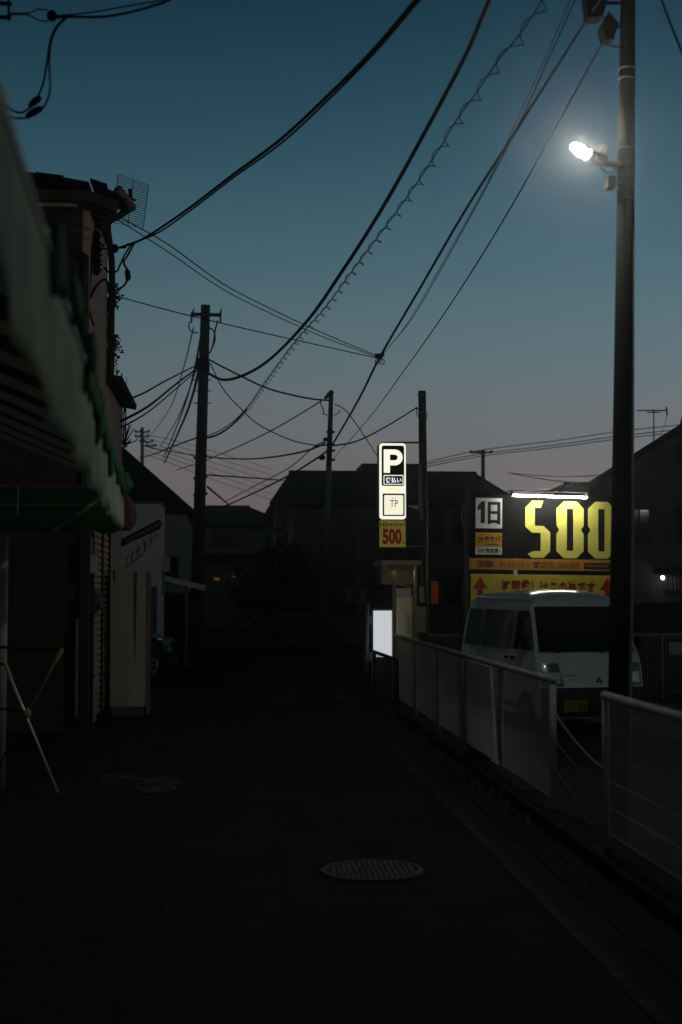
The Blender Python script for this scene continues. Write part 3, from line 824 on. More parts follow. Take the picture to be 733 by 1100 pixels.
window(h3, o3, PX(463, Y), PX(471, Y), PZ(649, Y), PZ(624, Y), Y, FRAME, mat('orange_blind', (1.0, 0.20, 0.04), 0.6, emit=0.027), 0, 'lit_window')
window(h3, o3, PX(478, Y), PX(494, Y), PZ(649, Y), PZ(622, Y), Y, FRAME, PANE, 1)
q = MB(o3); p = P(383, 640, Y); q.box(p.x - .32, p.x + .28, Y - .4, Y - .05, p.z - .25, p.z + .22); q.bar((p.x + .1, Y - .03, p.z + .2), (p.x + .1, Y - .03, p.z + 2.2), .05); ac = q.build('air_conditioner', mat('ac_white', (0.3, 0.3, 0.29), 0.6), h3, bevel=0.02)
q = MB(o3); q.cyl((p.x - .06, Y - .405, p.z), (p.x - .06, Y - .42, p.z), .17, n=20); q.build('fan_grille', DARKMETAL, ac)
# right house with porch lamp
Y = 32.0
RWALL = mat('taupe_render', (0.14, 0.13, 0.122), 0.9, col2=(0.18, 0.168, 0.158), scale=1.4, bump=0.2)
xr = PX(738, Y)
xl = PX(657, Y)
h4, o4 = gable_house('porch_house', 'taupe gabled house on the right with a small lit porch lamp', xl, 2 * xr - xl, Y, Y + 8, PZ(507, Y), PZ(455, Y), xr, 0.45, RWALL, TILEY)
window(h4, o4, PX(679, Y), PX(700, Y), PZ(579, Y), PZ(545, Y), Y, FRAME, PANE)
window(h4, o4, PX(731, Y), PX(760, Y), PZ(579, Y), PZ(545, Y), Y, FRAME, PANE)
window(h4, o4, PX(729, Y), PX(745, Y), PZ(491, Y), PZ(474, Y), Y, FRAME, PANE)
wl = window(h4, o4, PX(716, Y), PX(742, Y), PZ(634, Y), PZ(619, Y), Y, FRAME, mat('lit_pane_grey', (0.25, 0.24, 0.23), 0.4), 0)
q = MB(o4)
for i in range(8):
    x = PX(716, Y) + (PX(742, Y) - PX(716, Y)) * (i + .5) / 8
    q.cyl((x, Y - .09, PZ(634, Y)), (x, Y - .09, PZ(619, Y)), .012, n=6)
q.build('lattice', DARKMETAL, wl)
q = MB(o4); prof = [(Y - .002, PZ(608, Y)), (Y - .25, PZ(609, Y)), (Y - .45, PZ(612, Y)), (Y - .55, PZ(616, Y)), (Y - .52, PZ(616.6, Y)), (Y - .42, PZ(613.2, Y)), (Y - .24, PZ(610.4, Y)), (Y - .002, PZ(609.4, Y))]
q.prism(prof, PX(703, Y), PX(770, Y), 'x'); q.build('porch_canopy', mat('canopy_brown', (0.10, 0.075, 0.06), 0.7), h4)
q = MB(o4); p = P(717.5, 620.5, Y - .3); q.ell(p, .045, .045, .05, 12, 8); pl = q.build('porch_lamp', mat('porch_bulb', (1.0, 0.97, 0.9), 0.4, emit=7), h4, smooth=True)
q = MB(o4); q.tube([p + Vector((0, .05, .03)), p + Vector((0, .15, .06)), (p.x, Y + .02, p.z + .05)], .015, 6); q.build('bracket', DARKMETAL, pl)
q = MB(o4); q.box(PX(721, Y), PX(737, Y), Y - .2, Y - .03, PZ(650, Y), PZ(640, Y)); q.build('mailbox', mat('mailbox_brown', (0.12, 0.10, 0.09), 0.6), h4, bevel=.01)
h4.rotation_euler = (0, 0, R(-17))
# second roof behind, between the sign and the right house
Y = 42.0
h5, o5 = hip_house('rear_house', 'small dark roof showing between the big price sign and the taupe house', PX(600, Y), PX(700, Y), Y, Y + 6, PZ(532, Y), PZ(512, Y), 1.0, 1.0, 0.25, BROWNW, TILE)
# TV antenna on the right roof
Y = 33.0
t0 = P(702.5, 472, Y)
tv = thing('tv_antenna', t0, 'yagi tv antenna on a thin mast above the taupe house roof', 'antenna')
q = MB(t0); q.cyl(P(702.5, 480, Y), P(702.5, 440, Y), .014, n=6); q.build('mast', DARKMETAL, tv)
q = MB(t0); q.tube([P(685, 441, Y), P(717, 441, Y + .1)], .011, 6)
for i in range(10):
    p = P(686 + 3.3 * i, 441, Y); q.tube([p + Vector((-.01, -.22, 0)), p + Vector((.01, .22, 0))], .005, 4)
q.tube([P(716, 437, Y), P(717, 446, Y)], .02, 5); q.tube([P(695, 443, Y), P(709, 443, Y)], .012, 5)
q.build('boom', DARKMETAL, tv)
q = MB(t0); q.tube([P(716.5, 446, Y), P(714, 458, Y), P(706, 476, Y)], .006, 4); q.build('guy_wire', DARKMETAL, tv)
# dark garden fence in front of the right house
Y = 28.5
fo = Vector((PX(660, Y), Y, LOTZ))
df = thing('board_fence', fo, 'dark close-boarded garden fence in front of the taupe house', 'fence')
q = MB(fo); x = PX(640, Y)
while x < PX(800, Y):
    q.box(x, x + .12, Y, Y + .025, LOTZ, PZ(648, Y) + random.uniform(-.02, .02)); x += .125
q.build('boards', DARKWALL, df)
q = MB(fo)
for z in (0.1, 1.0): q.box(PX(640, Y), PX(800, Y), Y + .026, Y + .07, z, z + .08)
q.build('rail', WOOD, df)

# -- shrubs and weeds
def shrub(name, label, c, rx, ry, rz_, n, m, leaf=0.1):
    o0 = Vector(c)
    root = thing(name, o0, label, 'shrub')
    st_ = MB(o0); lf = MB(o0)
    heads = []
    for i in range(26):
        a = random.uniform(0, 6.28); rr = random.random() ** .5
        heads.append(o0 + Vector((rx * rr * math.cos(a), ry * rr * math.sin(a), rz_ * (0.35 + 0.65 * random.random() * (1.1 - .5 * rr)))))
        st_.tube(spline([o0, (o0 + heads[-1]) / 2 + Vector((0, 0, -.1)), heads[-1]], 3), .015, 4)
    for i in range(n):
        hd = random.choice(heads)
        p = hd + Vector((random.gauss(0, .16 * rx), random.gauss(0, .16 * ry), random.gauss(0, .10 * rz_)))
        if p.z < o0.z: continue
        a = Vector((random.gauss(0, 1), random.gauss(0, 1), random.gauss(.3, 1))).normalized() * leaf * random.uniform(.6, 1.3)
        b_ = a.orthogonal().normalized() * leaf * .45
        lf.add([p - a, p + b_, p + a, p - b_], [(0, 1, 2, 3)])
    st_.build('stems', mat('bark_dark', (0.02, 0.016, 0.014), 0.9), root); lf.build('foliage', m, root)
shrub('garden_shrub', 'big dark shrub in front of the dark house, near the lane end', (PX(300, 44), 44, 0), 1.25, 0.9, 3.0, 1800, LEAF, .13)
shrub('garden_shrub', 'lower dark shrub between the thin grey pole and the garden railing', (PX(360, 41), 41, 0), 0.7, 0.6, 1.4, 700, LEAF, .10)
def weeds(name, c, rx, ry, n, h):
    o0 = Vector(c); q = MB(o0)
    for i in range(n):
        p = o0 + Vector((random.gauss(0, rx), random.gauss(0, ry), 0))
        t = Vector((random.gauss(0, .35), random.gauss(0, .35), 1)) * h * random.uniform(.4, 1.2)
        s = Vector((random.uniform(-1, 1), random.uniform(-1, 1), 0)).normalized() * .006
        q.add([p - s, p + s, p + t * .6 + s, p + t + Vector((t.x, t.y, -.2 * h)) * .3, p + t * .6 - s], [(0, 1, 2, 3, 4)])
    tag(q.build(name, mat('weed_green', (0.03, 0.045, 0.015), .8, col2=(.08, .09, .03), scale=6)), None, None, kind='stuff')
weeds('weeds', (2.06, 19.6, 0.0), .10, .8, 420, .16)
weeds('weeds', (2.62, 9.4, LOTZ), .22, .5, 500, .22)
weeds('weeds', (2.1, 13.5, 0.0), .06, 2.5, 260, .08)

# ------------------------------------------------------------------ fences
def mesh_fence(name, label, p0, p1, z0, zt, posts, post_r=.025, rail=.027, group=None, pitch=.034, railbox=True, hz=.15, wire=.0031):
    p0, p1 = Vector(p0), Vector(p1)
    d = (p1 - p0); Ln = d.length; d.normalize()
    o0 = Vector((p0.x, p0.y, z0))
    f = thing(name, o0, label, 'fence', group)
    q = MB(o0); top = Vector((0, 0, zt))
    q.tube([p0 + top - d * .03, p1 + top + d * .03], rail, 10); q.build('top_rail', FENCEW, f, smooth=True)
    for i, t in enumerate(posts):
        q = MB(o0); p = p0 + d * t; q.cyl(p + Vector((0, 0, z0)), p + Vector((0, 0, zt - .01)), post_r, n=10); q.build('post', FENCEW, f, smooth=True)
    nrm = Vector((-d.y, d.x, 0))
    for a, b_ in zip(posts, posts[1:]):
        q = MB(o0)
        k_ = int((b_ - a) / pitch)
        for i in range(k_ + 1):
            p = p0 + d * (a + .02 + (b_ - a - .04) * i / k_)
            q.bar(p + Vector((0, 0, z0 + .09)), p + Vector((0, 0, zt - .02)), wire, wire, up=(1, 0, 0))
        nz = int((zt - z0 - .12) / hz)
        for i in range(nz + 1):
            z = z0 + .1 + (zt - z0 - .14) * i / nz
            q.tube([p0 + d * a + nrm * .006 + Vector((0, 0, z)), p0 + d * b_ + nrm * .006 + Vector((0, 0, z))], .0024, 4)
        q.build('mesh_panel', mat('pale_mesh_wire', (.48, .48, .46), .8, spec=.2), f)
    return f
FX = 2.34
mesh_fence('mesh_fence', 'long white mesh fence along the kerb from the payment machine to the chain gap', (FX, 10.24, 0), (FX, 20.2, 0), 0.085, 1.03, [0, 2.0, 3.83, 5.71, 7.71, 9.93], group='white mesh fences of the parking lot')
mesh_fence('mesh_fence', 'nearest white mesh fence in front of the lamp pole, at the lower right', (FX, 8.78, 0), (FX, 5.2, 0), 0.085, 1.03, [0, 1.9, 3.55], group='white mesh fences of the parking lot')
mesh_fence('mesh_fence', 'back white mesh fence of the lot behind the van, with a small notice plate', (3.2, 24.2, 0), (10.6, 24.2, 0), LOTZ, .9, [0, 1.95, 3.9, 7.26 - 3.2 + 0.0, 5.9, 7.4][:0] or [0, 2.0, PX(711, 24.2) - 3.2, PX(711, 24.2) - 1.2, 7.4], group='white mesh fences of the parking lot', pitch=.05, wire=.005)
pl = MB(); a, c = P(720, 703, 24.1), P(745, 690, 24.1); pl.box(a.x, c.x, 24.14, 24.16, a.z, c.z)
o = pl.build('notice_plate', mat('notice_white', (0.5, 0.5, 0.5), .6, col2=(.35, .35, .35), scale=9)); tag(o, 'small pale notice plate fixed on the back mesh fence', 'sign')
# chains across the gap
for i, (z0, z1, sag) in enumerate(((.78, .66, .20), (.58, .45, .17), (.36, .22, .16))):
    q = MB((FX, 10.2, z0)); pts = []
    for k_ in range(25):
        t = k_ / 24
        pts.append(Vector((FX + .02 + .36 * math.sin(t * math.pi) * .3, 10.22 - 1.42 * t, z0 + (z1 - z0) * t - sag * 4 * t * (1 - t))))
    q.tube(pts, .009, 6)
    tag(q.build('barrier_rope', mat('rope_grey', (0.12, 0.12, 0.11), .8), None, smooth=True), ('top', 'middle', 'lowest')[i] + ' of the three ropes sagging across the gap between the roadside fences', 'rope', 'ropes across the fence gap')
# pale board behind the fence
q = MB((2.5, 13.5, 0)); q.slab([(2.46, 13.15, 0.06), (2.46, 14.45, .06), (2.41, 14.45, .97), (2.41, 13.15, .97)], -.025)
q.box(2.44, 2.5, 13.2, 13.26, LOTZ, .1); q.box(2.44, 2.5, 14.3, 14.36, LOTZ, .1)
tag(q.build('notice_board', mat('pale_board', (0.62, 0.68, 0.70), .6, col2=(.72, .77, .78), scale=2)), 'pale blank board leaning behind the long roadside mesh fence', 'board')
# low dark railing, thin posts and white panel at the entrance
Y = 20.45
ro = Vector((PX(403, Y), Y, 0))
rl = thing('picket_railing', ro, 'low black picket railing sloping in front of the bright white light box', 'railing')
q = MB(ro)
ra, rb = P(402, 700, 20.3), P(427, 709, 19.3)
ba, bb = Vector((ra.x, ra.y, .02)), Vector((rb.x, rb.y, .05))
q.bar(ra, rb, .03, .04); q.bar(ba + Vector((0, 0, .12)), bb + Vector((0, 0, .1)), .025, .03); q.build('rail', DARKMETAL, rl)
q = MB(ro)
for i in range(14):
    t = i / 13; a = ra.lerp(rb, t); b_ = ba.lerp(bb, t)
    q.bar(b_ + Vector((0, 0, .06)), a, .014, .014, up=(1, 0, 0))
q.build('pickets', DARKMETAL, rl)
for t in (0, 1):
    q = MB(ro); q.bar(ba.lerp(bb, t), ra.lerp(rb, t) + Vector((0, 0, .02)), .04, .04, up=(1, 0, 0)); q.build('post', DARKMETAL, rl)
Y = 21.2
q = MB((PX(393, Y), Y, 0)); q.cyl((PX(393, Y), Y, 0), (PX(394.5, Y), Y, PZ(651, Y)), .036, n=12); q.ell((PX(394.5, Y), Y, PZ(651, Y)), .038, .038, .03)
tag(q.build('guard_post', mat('post_grey', (.12, .12, .11), .6, .3), None, smooth=True), 'thin grey post standing left of the bright white light box', 'post')

# far garden railing
Y = 38.0
ro = Vector((PX(330, Y), Y, 0))
gr = thing('garden_railing', ro, 'faint iron garden railing in front of the dark house', 'railing')
a, b_ = P(300, 690, 42), P(392, 688, 34.2)
a.z, b_.z = .95, .95
q = MB(ro); q.bar(a, b_, .05, .05); q.bar(a - Vector((0, 0, .75)), b_ - Vector((0, 0, .75)), .04, .04)
for i in range(40):
    t = i / 39; p = a.lerp(b_, t); q.bar(Vector((p.x, p.y, .15)), p, .022, .022, up=(1, 0, 0))
q.build('bars', mat('iron_grey', (.05, .05, .048), .6, .3), gr)
for t in (0, .33, .66, 1):
    p = a.lerp(b_, t); q = MB(ro); q.bar((p.x, p.y, 0), (p.x, p.y, 1.02), .08, .08, up=(1, 0, 0)); q.build('post', mat('iron_grey', (.05, .05, .048)), gr)
# blank block wall under it
for (px_, Y, c_, lab) in ((339, 37, (.09, .07, .03), 'slim ochre marker post just left of the thin grey pole'), (360, 33.5, (.10, .06, .03), 'slim brown marker post just right of the thin grey pole')):
    q = MB((PX(px_, Y), Y, 0)); q.cyl((PX(px_, Y), Y, 0), (PX(px_, Y), Y, 1.15), .045, n=10)
    tag(q.build('marker_post', mat('marker_%d' % px_, c_, .7)), lab, 'post')

# ------------------------------------------------------------------ utility poles
def pole(name, label, base, top, r0, r1, m, n=18):
    o0 = Vector((base.x, base.y, base.z))
    p = thing(name, o0, label, 'utility pole')
    q = MB(o0); q.cyl(base, top, r0, r1, n=n); q.build('shaft', m, p, smooth=True)
    return p, o0, lambda z: base.lerp(top, (z - base.z) / (top.z - base.z))
def bands(p, o0, at, zs, r, m=DARKMETAL, h=.03):
    for z in zs:
        q = MB(o0); q.cyl(at(z - h / 2), at(z + h / 2), r + .006, n=16); q.build('band', m, p)

# right pole carrying the street lamp
D = 10.3
b0 = P(664, 890, D); b0 = Vector((b0.x, D, LOTZ - .05)); tp = P(675.5, -60, D)
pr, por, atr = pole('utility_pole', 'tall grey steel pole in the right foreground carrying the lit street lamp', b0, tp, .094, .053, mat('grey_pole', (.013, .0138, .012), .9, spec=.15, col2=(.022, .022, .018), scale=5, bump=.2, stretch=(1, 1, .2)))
bands(pr, por, atr, [PZ(y, D) for y in (62, 73, 150, 169, 176, 193, 205)], .062, mat('pole_strap', (.028, .028, .026), .6), .012)
bands(pr, por, atr, [PZ(y, D) for y in (640, 652)], .088, DARKMETAL, .02)
q = MB(por); c1 = atr(LOTZ) + Vector((.06, -.08, 0)); q.tube([c1, atr(.9) + Vector((.055, -.075, 0)), atr(2.2) + Vector((.06, -.05, 0)), atr(4.4) + Vector((.05, -.03, 0))], .014, 8); q.build('conduit', GALV, pr, smooth=True)
# closures on the pole head
for (pts_, lab) in (([(629, -12), (656, -12), (648, 18), (632, 19)], 'black cable box at the very top beside the street lamp pole'), ([(655, 11), (665, 24), (660, 42), (651, 43), (646, 27)], 'black diamond shaped cable junction hanging against the lamp pole')):
    o0 = P(*pts_[0], D - .1)
    t = thing('cable_box', o0, lab, 'cable box')
    q = MB(o0); pp = [P(x, y, D - .12) for x, y in pts_]; n = len(pp)
    bk = [p + Vector((0, .14, 0)) for p in pp]
    q.add(pp + bk, [tuple(range(n)), tuple(range(2 * n - 1, n - 1, -1))] + [(i, n + i, n + (i + 1) % n, (i + 1) % n) for i in range(n)])
    q.build('case', BLACK, t, bevel=.01)
    q = MB(o0); cc = sum(pp, Vector()) / n; q.tube([cc, atr(cc.z + .05) + Vector((0, -.02, 0))], .012, 6); q.tube(spline([pp[-2], pp[-2] + Vector((.03, 0, -.04)), atr(cc.z - .1)], 4), .006, 5); q.build('lead', BLACK, t)
# street lamp
D = 10.25
lo = P(650, 172, D)
sl = thing('street_lamp', lo, 'small bright street lamp on the right foreground pole', 'street lamp')
HOUS = mat('lamp_housing', (.06, .057, .042), .5, .3)
ax = (P(612, 154, D - .05) - P(640, 171, D)).normalized()
q = MB(lo); q.bar(P(634, 168, D), P(651, 175, D), .10, .085); q.build('housing', HOUS, sl, bevel=.02)
q = MB(lo)
ca, cb = P(641, 171.5, D - .01), P(631.5, 166.2, D - .02); n = 20; a1 = ax.orthogonal().normalized(); a2 = ax.cross(a1); vs = []
for c_, r_ in ((ca, .040), (cb, .048), (cb, .044), (ca, .036)):
    for i in range(n):
        t = 2 * math.pi * i / n; vs.append(c_ + (a1 * math.cos(t) + a2 * math.sin(t)) * r_)
q.add(vs, [(k_ * n + i, k_ * n + (i + 1) % n, ((k_ + 1) % 4) * n + (i + 1) % n, ((k_ + 1) % 4) * n + i) for k_ in range(4) for i in range(n)])
q.build('shade_collar', HOUS, sl, smooth=True)  # added collar that blocks the lens light from the pole
q = MB(lo); q.tube([P(650, 175, D), atr(P(650, 175, D).z)], .028, 8); q.tube(spline([P(645, 180, D), P(653, 186, D), P(662, 181, D)], 4), .008, 6); q.build('arm', HOUS, sl)
q = MB(lo); q.bar(P(647, 165, D), P(650, 156, D), .02, .05); q.build('sensor', HOUS, sl, bevel=.004)
q = MB(lo); a, c = P(651, 203, D), P(660, 190, D); q.box(a.x, c.x, D - .05, D + .05, a.z, c.z); q.tube([(c.x, D, (a.z + c.z) / 2), atr((a.z + c.z) / 2)], .012, 6); q.build('ballast_box', mat('ballast_pale', (.12, .115, .085), .5), sl, bevel=.006)
q = MB(lo); rt = ax.to_track_quat('X', 'Z').to_matrix(); q.ell(P(624, 161.8, D - .02), .085, .036, .037, 28, 16, rt); q.build('lens', mat('lamp_lens', (1, .96, .86), .4, emit=900), sl, smooth=True)

# left pole
D = 35.0
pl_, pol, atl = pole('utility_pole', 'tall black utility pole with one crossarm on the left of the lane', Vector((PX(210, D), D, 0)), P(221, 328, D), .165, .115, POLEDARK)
q = MB(pol); q.bar(P(205, 337.5, D - .1), P(238, 338.5, D - .1), .07, .08); arm = q.build('crossarm', DARKMETAL, pl_)
q = MB(pol)
for x in (206, 237): q.tube([P(x, 347, D - .1), P(x, 338, D - .1), P(x + (1 if x > 220 else 3), 331, D - .1)], [.02, .03, .012], 8)
q.build('insulator', mat('porcelain', (.1, .1, .1), .4), arm)
q = MB(pol); q.bar(P(219, 388, D - .16), P(218.5, 400, D - .16), .3, .2); q.bar(P(213, 386, D - .1), P(224, 387, D - .1), .08); q.build('closure', BLACK, pl_, bevel=.03)
for y in (408, 420, 433):
    q = MB(pol); q.tube([P(208, y, D - .02), P(227, y, D - .02)], .014, 5); q.build('step_bolt', DARKMETAL, pl_)
for y in (490, 512, 530):
    q = MB(pol); q.tube([P(208, y + 2, D - .05), P(223, y, D - .05)], .035, 6); q.build('wire_clamp', DARKMETAL, pl_)
q = MB(pol)
q.tube(spline([P(204, 345, D), P(203, 352, D), P(207, 357, D), P(213, 357, D)], 4), .016, 5)
q.tube(spline([P(225, 352, D), P(230, 356, D), P(231, 366, D), P(227, 376, D)], 4), .02, 5)
q.tube(spline([P(234, 344, D), P(231, 356, D), P(229, 370, D), P(225, 380, D)], 4), .02, 5)
q.tube(spline([P(215, 364, D), P(213, 378, D), P(212, 392, D)], 4), .02, 5)
q.tube(spline([P(216, 440, D - .2), P(214, 520, D - .2), P(211, 640, D - .2)], 4), .02, 5)
q.build('drop_leads', BLACK, pl_)

# centre pole
D = 34.6
pc_, poc, atc = pole('utility_pole', 'thin grey pole with a bent tip in the middle of the lane', Vector((PX(347, D), D, 0)), P(356, 421, D), .115, .055, mat('steel_grey_pole', (.10, .115, .125), .6, .2, col2=(.14, .15, .16), scale=5))
q = MB(poc); q.tube([P(357, 420.5, D - .02), P(354, 424, D - .05), P(349, 428, D - .08)], [.06, .07, .03], 8); q.build('tip_bracket', BLACK, pc_)
q = MB(poc)
for y in (464, 478, 484, 494): q.tube([P(351, y, D - .02), P(360, y, D - .02)], .03, 6)
q.bar(P(355.5, 460, D - .09), P(354, 500, D - .1), .09, .06); q.ell(P(350, 472, D - .1), .07, .06, .05, 8, 6); q.ell(P(346, 491.5, D - .1), .085, .08, .07, 10, 6)
q.build('clamps', BLACK, pc_)
q = MB(poc)
q.tube(spline([P(344, 431, D), P(346, 437, D), P(348, 442, D), P(347, 444, D), P(352, 446, D)], 4), .014, 5)
q.tube(spline([P(359, 446, D), P(363, 444, D), P(366, 440, D)], 4), .012, 5)
q.build('drop_leads', BLACK, pc_)

# P pole
D = 21.0
pp_, pop, atp = pole('sign_pole', 'brown pole with banded foot holding the lit P sign', Vector((PX(457.5, D), D, LOTZ)), P(453.5, 420, D), .068, .058, POLEBROWN)
pp_['category'] = 'pole'
bands(pp_, pop, atp, [PZ(y, D) for y in (422, 441, 632, 646, 660, 671, 680)], .064, GALV, .012)
q = MB(pop); q.tube([P(451, 498, D - .06), P(452, 545, D - .06), P(453, 560, D - .06)], .03, 8); q.tube([P(459, 540, D - .09), P(458.5, 600, D - .09), P(460, 690, D - .1)], .014, 8); q.build('conduit', mat('conduit_olive', (.2, .2, .15), .5), pp_, smooth=True)
q = MB(pop); a, c = P(451.5, 647, D - .1), P(455, 631, D - .1); q.box(a.x, c.x, D - .2, D - .05, a.z, c.z); q.build('junction_box', mat('beige_box', (.35, .33, .25), .6), pp_, bevel=.006)
q = MB(pop); a, c = P(448, 679, D - .1), P(456.5, 652, D - .1); q.box(a.x, c.x, D - .25, D - .07, a.z, c.z); q.build('meter_box', mat('beige_box', (.35, .33, .25), .6), pp_, bevel=.008)
q = MB(pop); q.ell(P(447.5, 438.5, D), .02, .02, .02, 8, 6); q.tube([P(447.5, 438.5, D), P(454, 441, D)], .008, 5); q.tube(spline([P(447.5, 439, D), P(448, 445, D), P(452, 451, D)], 4), .006, 5); q.tube(spline([P(456, 440, D), P(459, 446, D), P(458, 451, D)], 4), .006, 5); q.build('wire_hook', BLACK, pp_)

# ------------------------------------------------------------------ cables
def cable(name, label, pts, r, n=6, group=None, cat='cable'):
    o0 = pts[0]
    q = MB(o0); q.tube(pts, r, n)
    return tag(q.build(name, BLACK, None, smooth=True), label, cat, group)

cable('service_cable', 'thick twisted cable swooping from the top edge down to the old shop wall', hang([(560, -140), (505, -68), (447, 0), (400, 55), (350, 105), (300, 151), (250, 188), (200, 226), (160, 253), (142, 262)], 7.5, 17.4), .015)
cable('service_cable', 'second strand lying along the thick shop cable', hang([(563, -138), (507, -65), (449, 2), (402, 57), (352, 108), (302, 154), (252, 190), (202, 228), (168, 251), (136, 263)], 7.5, 17.3), .010)
D = 17.4
t = thing('cable_insulator', P(123.5, 267, D), 'dark round insulator on the shop corner where the thick cable ends', 'insulator')
q = MB(P(123.5, 267, D)); q.ell(P(123.5, 267, D), .05, .05, .055, 12, 8); q.build('body', BLACK, t, smooth=True)
q = MB(P(123.5, 267, D)); q.tube([P(97, 268, D - .1), P(136, 266, D)], .010, 5); q.tube([P(128, 266, D), P(142, 262, D)], .014, 5); q.build('tie_rod', BLACK, t)
cable('drop_cable', 'looping drop leads hanging under the shop insulator', spline([P(141, 263, D), P(134, 274, D), P(129, 285, D), P(126, 291, D), P(118, 293, D), P(112, 287, D)], 5), .013)
cable('drop_cable', 'longer drop lead curling back under the shop insulator', spline([P(144, 262, D), P(137, 275, D), P(133, 282, D), P(137, 290, D), P(138, 297, D), P(134, 306, D), P(126, 311, D), P(117, 312, D)], 5), .014)
q = MB(P(137, 296, D)); q.tube([P(136, 288, D), P(137, 292, D), P(138, 299, D), P(136, 303, D)], [.01, .035, .035, .01], 8)
tag(q.build('cable_splice', BLACK), 'taped splice on the longer drop lead below the shop insulator', 'cable splice')
cable('power_cable', 'thick cable curving from the top middle down to the tall left pole', hang([(580, -110), (526, 0), (500, 60), (455, 145), (410, 225), (370, 288), (330, 345), (290, 386), (262, 403), (240, 408), (224, 401)], 8.5, 34.9, 8), [0.013 + .022 * i / 80 for i in range(81)])
# spiral hanger
base = hang([(600, -40), (582, 0), (560, 35), (535, 65), (515, 95), (490, 130), (470, 163), (440, 208), (410, 249), (380, 289), (350, 330), (320, 364), (290, 404), (265, 439), (245, 457), (228, 466), (216, 469)], 9.0, 34.8, 6)
cable('messenger_wire', 'thin straight wire threading the spiral cable hanger', base, .006, 5)
acc = 0; fine = []
for a, b_ in zip(base, base[1:]):
    n_ = max(2, int((b_ - a).length / .011))
    for i in range(n_): fine.append(a.lerp(b_, i / n_))
co_ = []; th = 0; prev = fine[0]; last = fine[0]
for p in fine[:-44]:
    acc += (p - prev).length; prev = p
    k_ = len(co_) / max(1, len(fine) - 45)
    th += (p - last).length * 2 * math.pi / (.56 - .32 * k_) if co_ else 0
    last = p
    rr = .046 - .012 * k_
    co_.append(p + Vector((rr * math.cos(th), .6 * rr * math.sin(th), -rr * .9 + rr * math.sin(th))))
cable('spiral_hanger', 'loose coiled cable hanger spiralling down to the tall left pole', co_, .005, 4)
cable('power_cable', 'bundled cable sagging under the end of the spiral hanger at the tall left pole', hang([(265, 440), (250, 456), (236, 466), (224, 470), (213, 468)], 30.5, 34.8), .022)
cable('power_cable', 'thick straight cable from the top right box down to the thin grey pole', hang([(650, -6), (630, 22), (560, 132), (500, 226), (450, 312), (408, 384), (385, 430), (356, 480)], 9.9, 34.5), [.009 + .014 * i / 42 for i in range(43)])
cable('twin_wire', 'thin twisted pair meeting the thick straight cable at its joint', hang([(640, -50), (618, 0), (590, 62), (560, 128), (520, 206), (470, 296), (440, 346), (409, 383)], 9.4, 23.5), .006)
cable('twin_wire', 'parallel strand of the twisted pair above the joint', hang([(636, -50), (613, 0), (586, 62), (557, 126), (520, 203), (470, 292), (436, 350), (409, 383)], 9.4, 23.5), .004)
cable('telephone_wire', 'thin wire from the diamond junction box down to the thin grey pole', hang([(652, 38), (600, 131), (540, 238), (480, 333), (430, 404), (395, 451), (357, 494)], 10.1, 34.4), .008)
D = 23.5
t = thing('cable_joint', P(408, 385, D), 'small looped cable joint hanging in the sky above the P sign', 'cable joint')
q = MB(P(408, 385, D)); q.ell(P(408, 384, D), .055, .05, .04, 10, 6); q.tube([P(403, 382, D), P(413, 381, D)], .03, 6); q.build('clamp', BLACK, t)
q = MB(P(408, 385, D)); q.tube(spline([P(405, 384, D), P(403, 389, D), P(406, 391, D), P(409, 388, D), P(412, 386, D), P(413, 389, D), P(410, 391.5, D), P(407, 386, D)], 4), .008, 5); q.build('loops', BLACK, t)
cable('telephone_wire', 'upper of two paired wires from the cable joint to the shop eave', hang([(407, 383), (350, 359), (300, 336), (240, 305), (180, 262), (126, 232)], 23.5, 17.8), .008)
cable('telephone_wire', 'lower of two paired wires from the cable joint to the shop eave', hang([(406, 384), (350, 363), (300, 341), (240, 311), (180, 270), (123, 234)], 23.5, 17.7), .007)
cable('telephone_wire', 'single wire from the cable joint to the ivy corner of the shop', hang([(405, 384.5), (330, 368), (250, 350), (180, 333), (118, 316)], 23.5, 19.6), .008)
cable('power_cable', 'cable sagging between the tall left pole and the thin pole tip', hang([(354, 430), (332, 428), (290, 418), (255, 402), (224, 386)], 34.6, 34.9), .022)
cable('telephone_wire', 'deeply sagging wire between the tall left pole and the thin pole clamps', hang([(226, 390), (240, 418), (258, 438), (278, 456), (311, 472), (337, 478), (354, 478.5)], 34.9, 34.6), .014)
cable('telephone_wire', 'wire rising from the thin pole clamps to the P sign pole', hang([(355, 479), (380, 475), (410, 461), (447, 438.5)], 34.6, 21.0), [.02 - .01 * i / 18 for i in range(19)])
cable('telephone_wire', 'faint wire running from the thin pole tip behind the P sign to the dark house', hang([(360, 434), (376, 446), (405, 489), (425, 522)], 34.6, 48.0), .014)
cable('telephone_wire', 'faint wire slanting from the thin pole tip down towards the far roofs on the left', hang([(345, 431), (300, 458), (260, 478), (222, 494), (190, 505)], 34.6, 58), .017)
cable('power_cable', 'thick cable slanting from the thin pole over the dark house roof to the far left', hang([(354, 483), (338, 494), (310, 511), (270, 531), (238, 545), (205, 556)], 34.5, 66), .026)
cable('telephone_wire', 'thin wire slanting from the thin pole clamp above the dark house', hang([(351, 473), (335, 482), (310, 503), (270, 524), (240, 540)], 34.5, 62), .016)
cable('telephone_wire', 'almost level wire crossing from behind the tall pole to the thin pole', hang([(350, 476), (330, 484), (300, 490), (265, 493), (225, 491), (178, 484), (152, 478)], 34.6, 78), .024)
cable('telephone_wire', 'wire from the tall left pole to the dark house gable', hang([(222, 510), (250, 512), (280, 514), (304, 516)], 35, 47.8), .02)
cable('telephone_wire', 'short wire falling from the tall left pole towards the far house roof', hang([(223, 523), (235, 533), (247, 543)], 35, 60), .026)
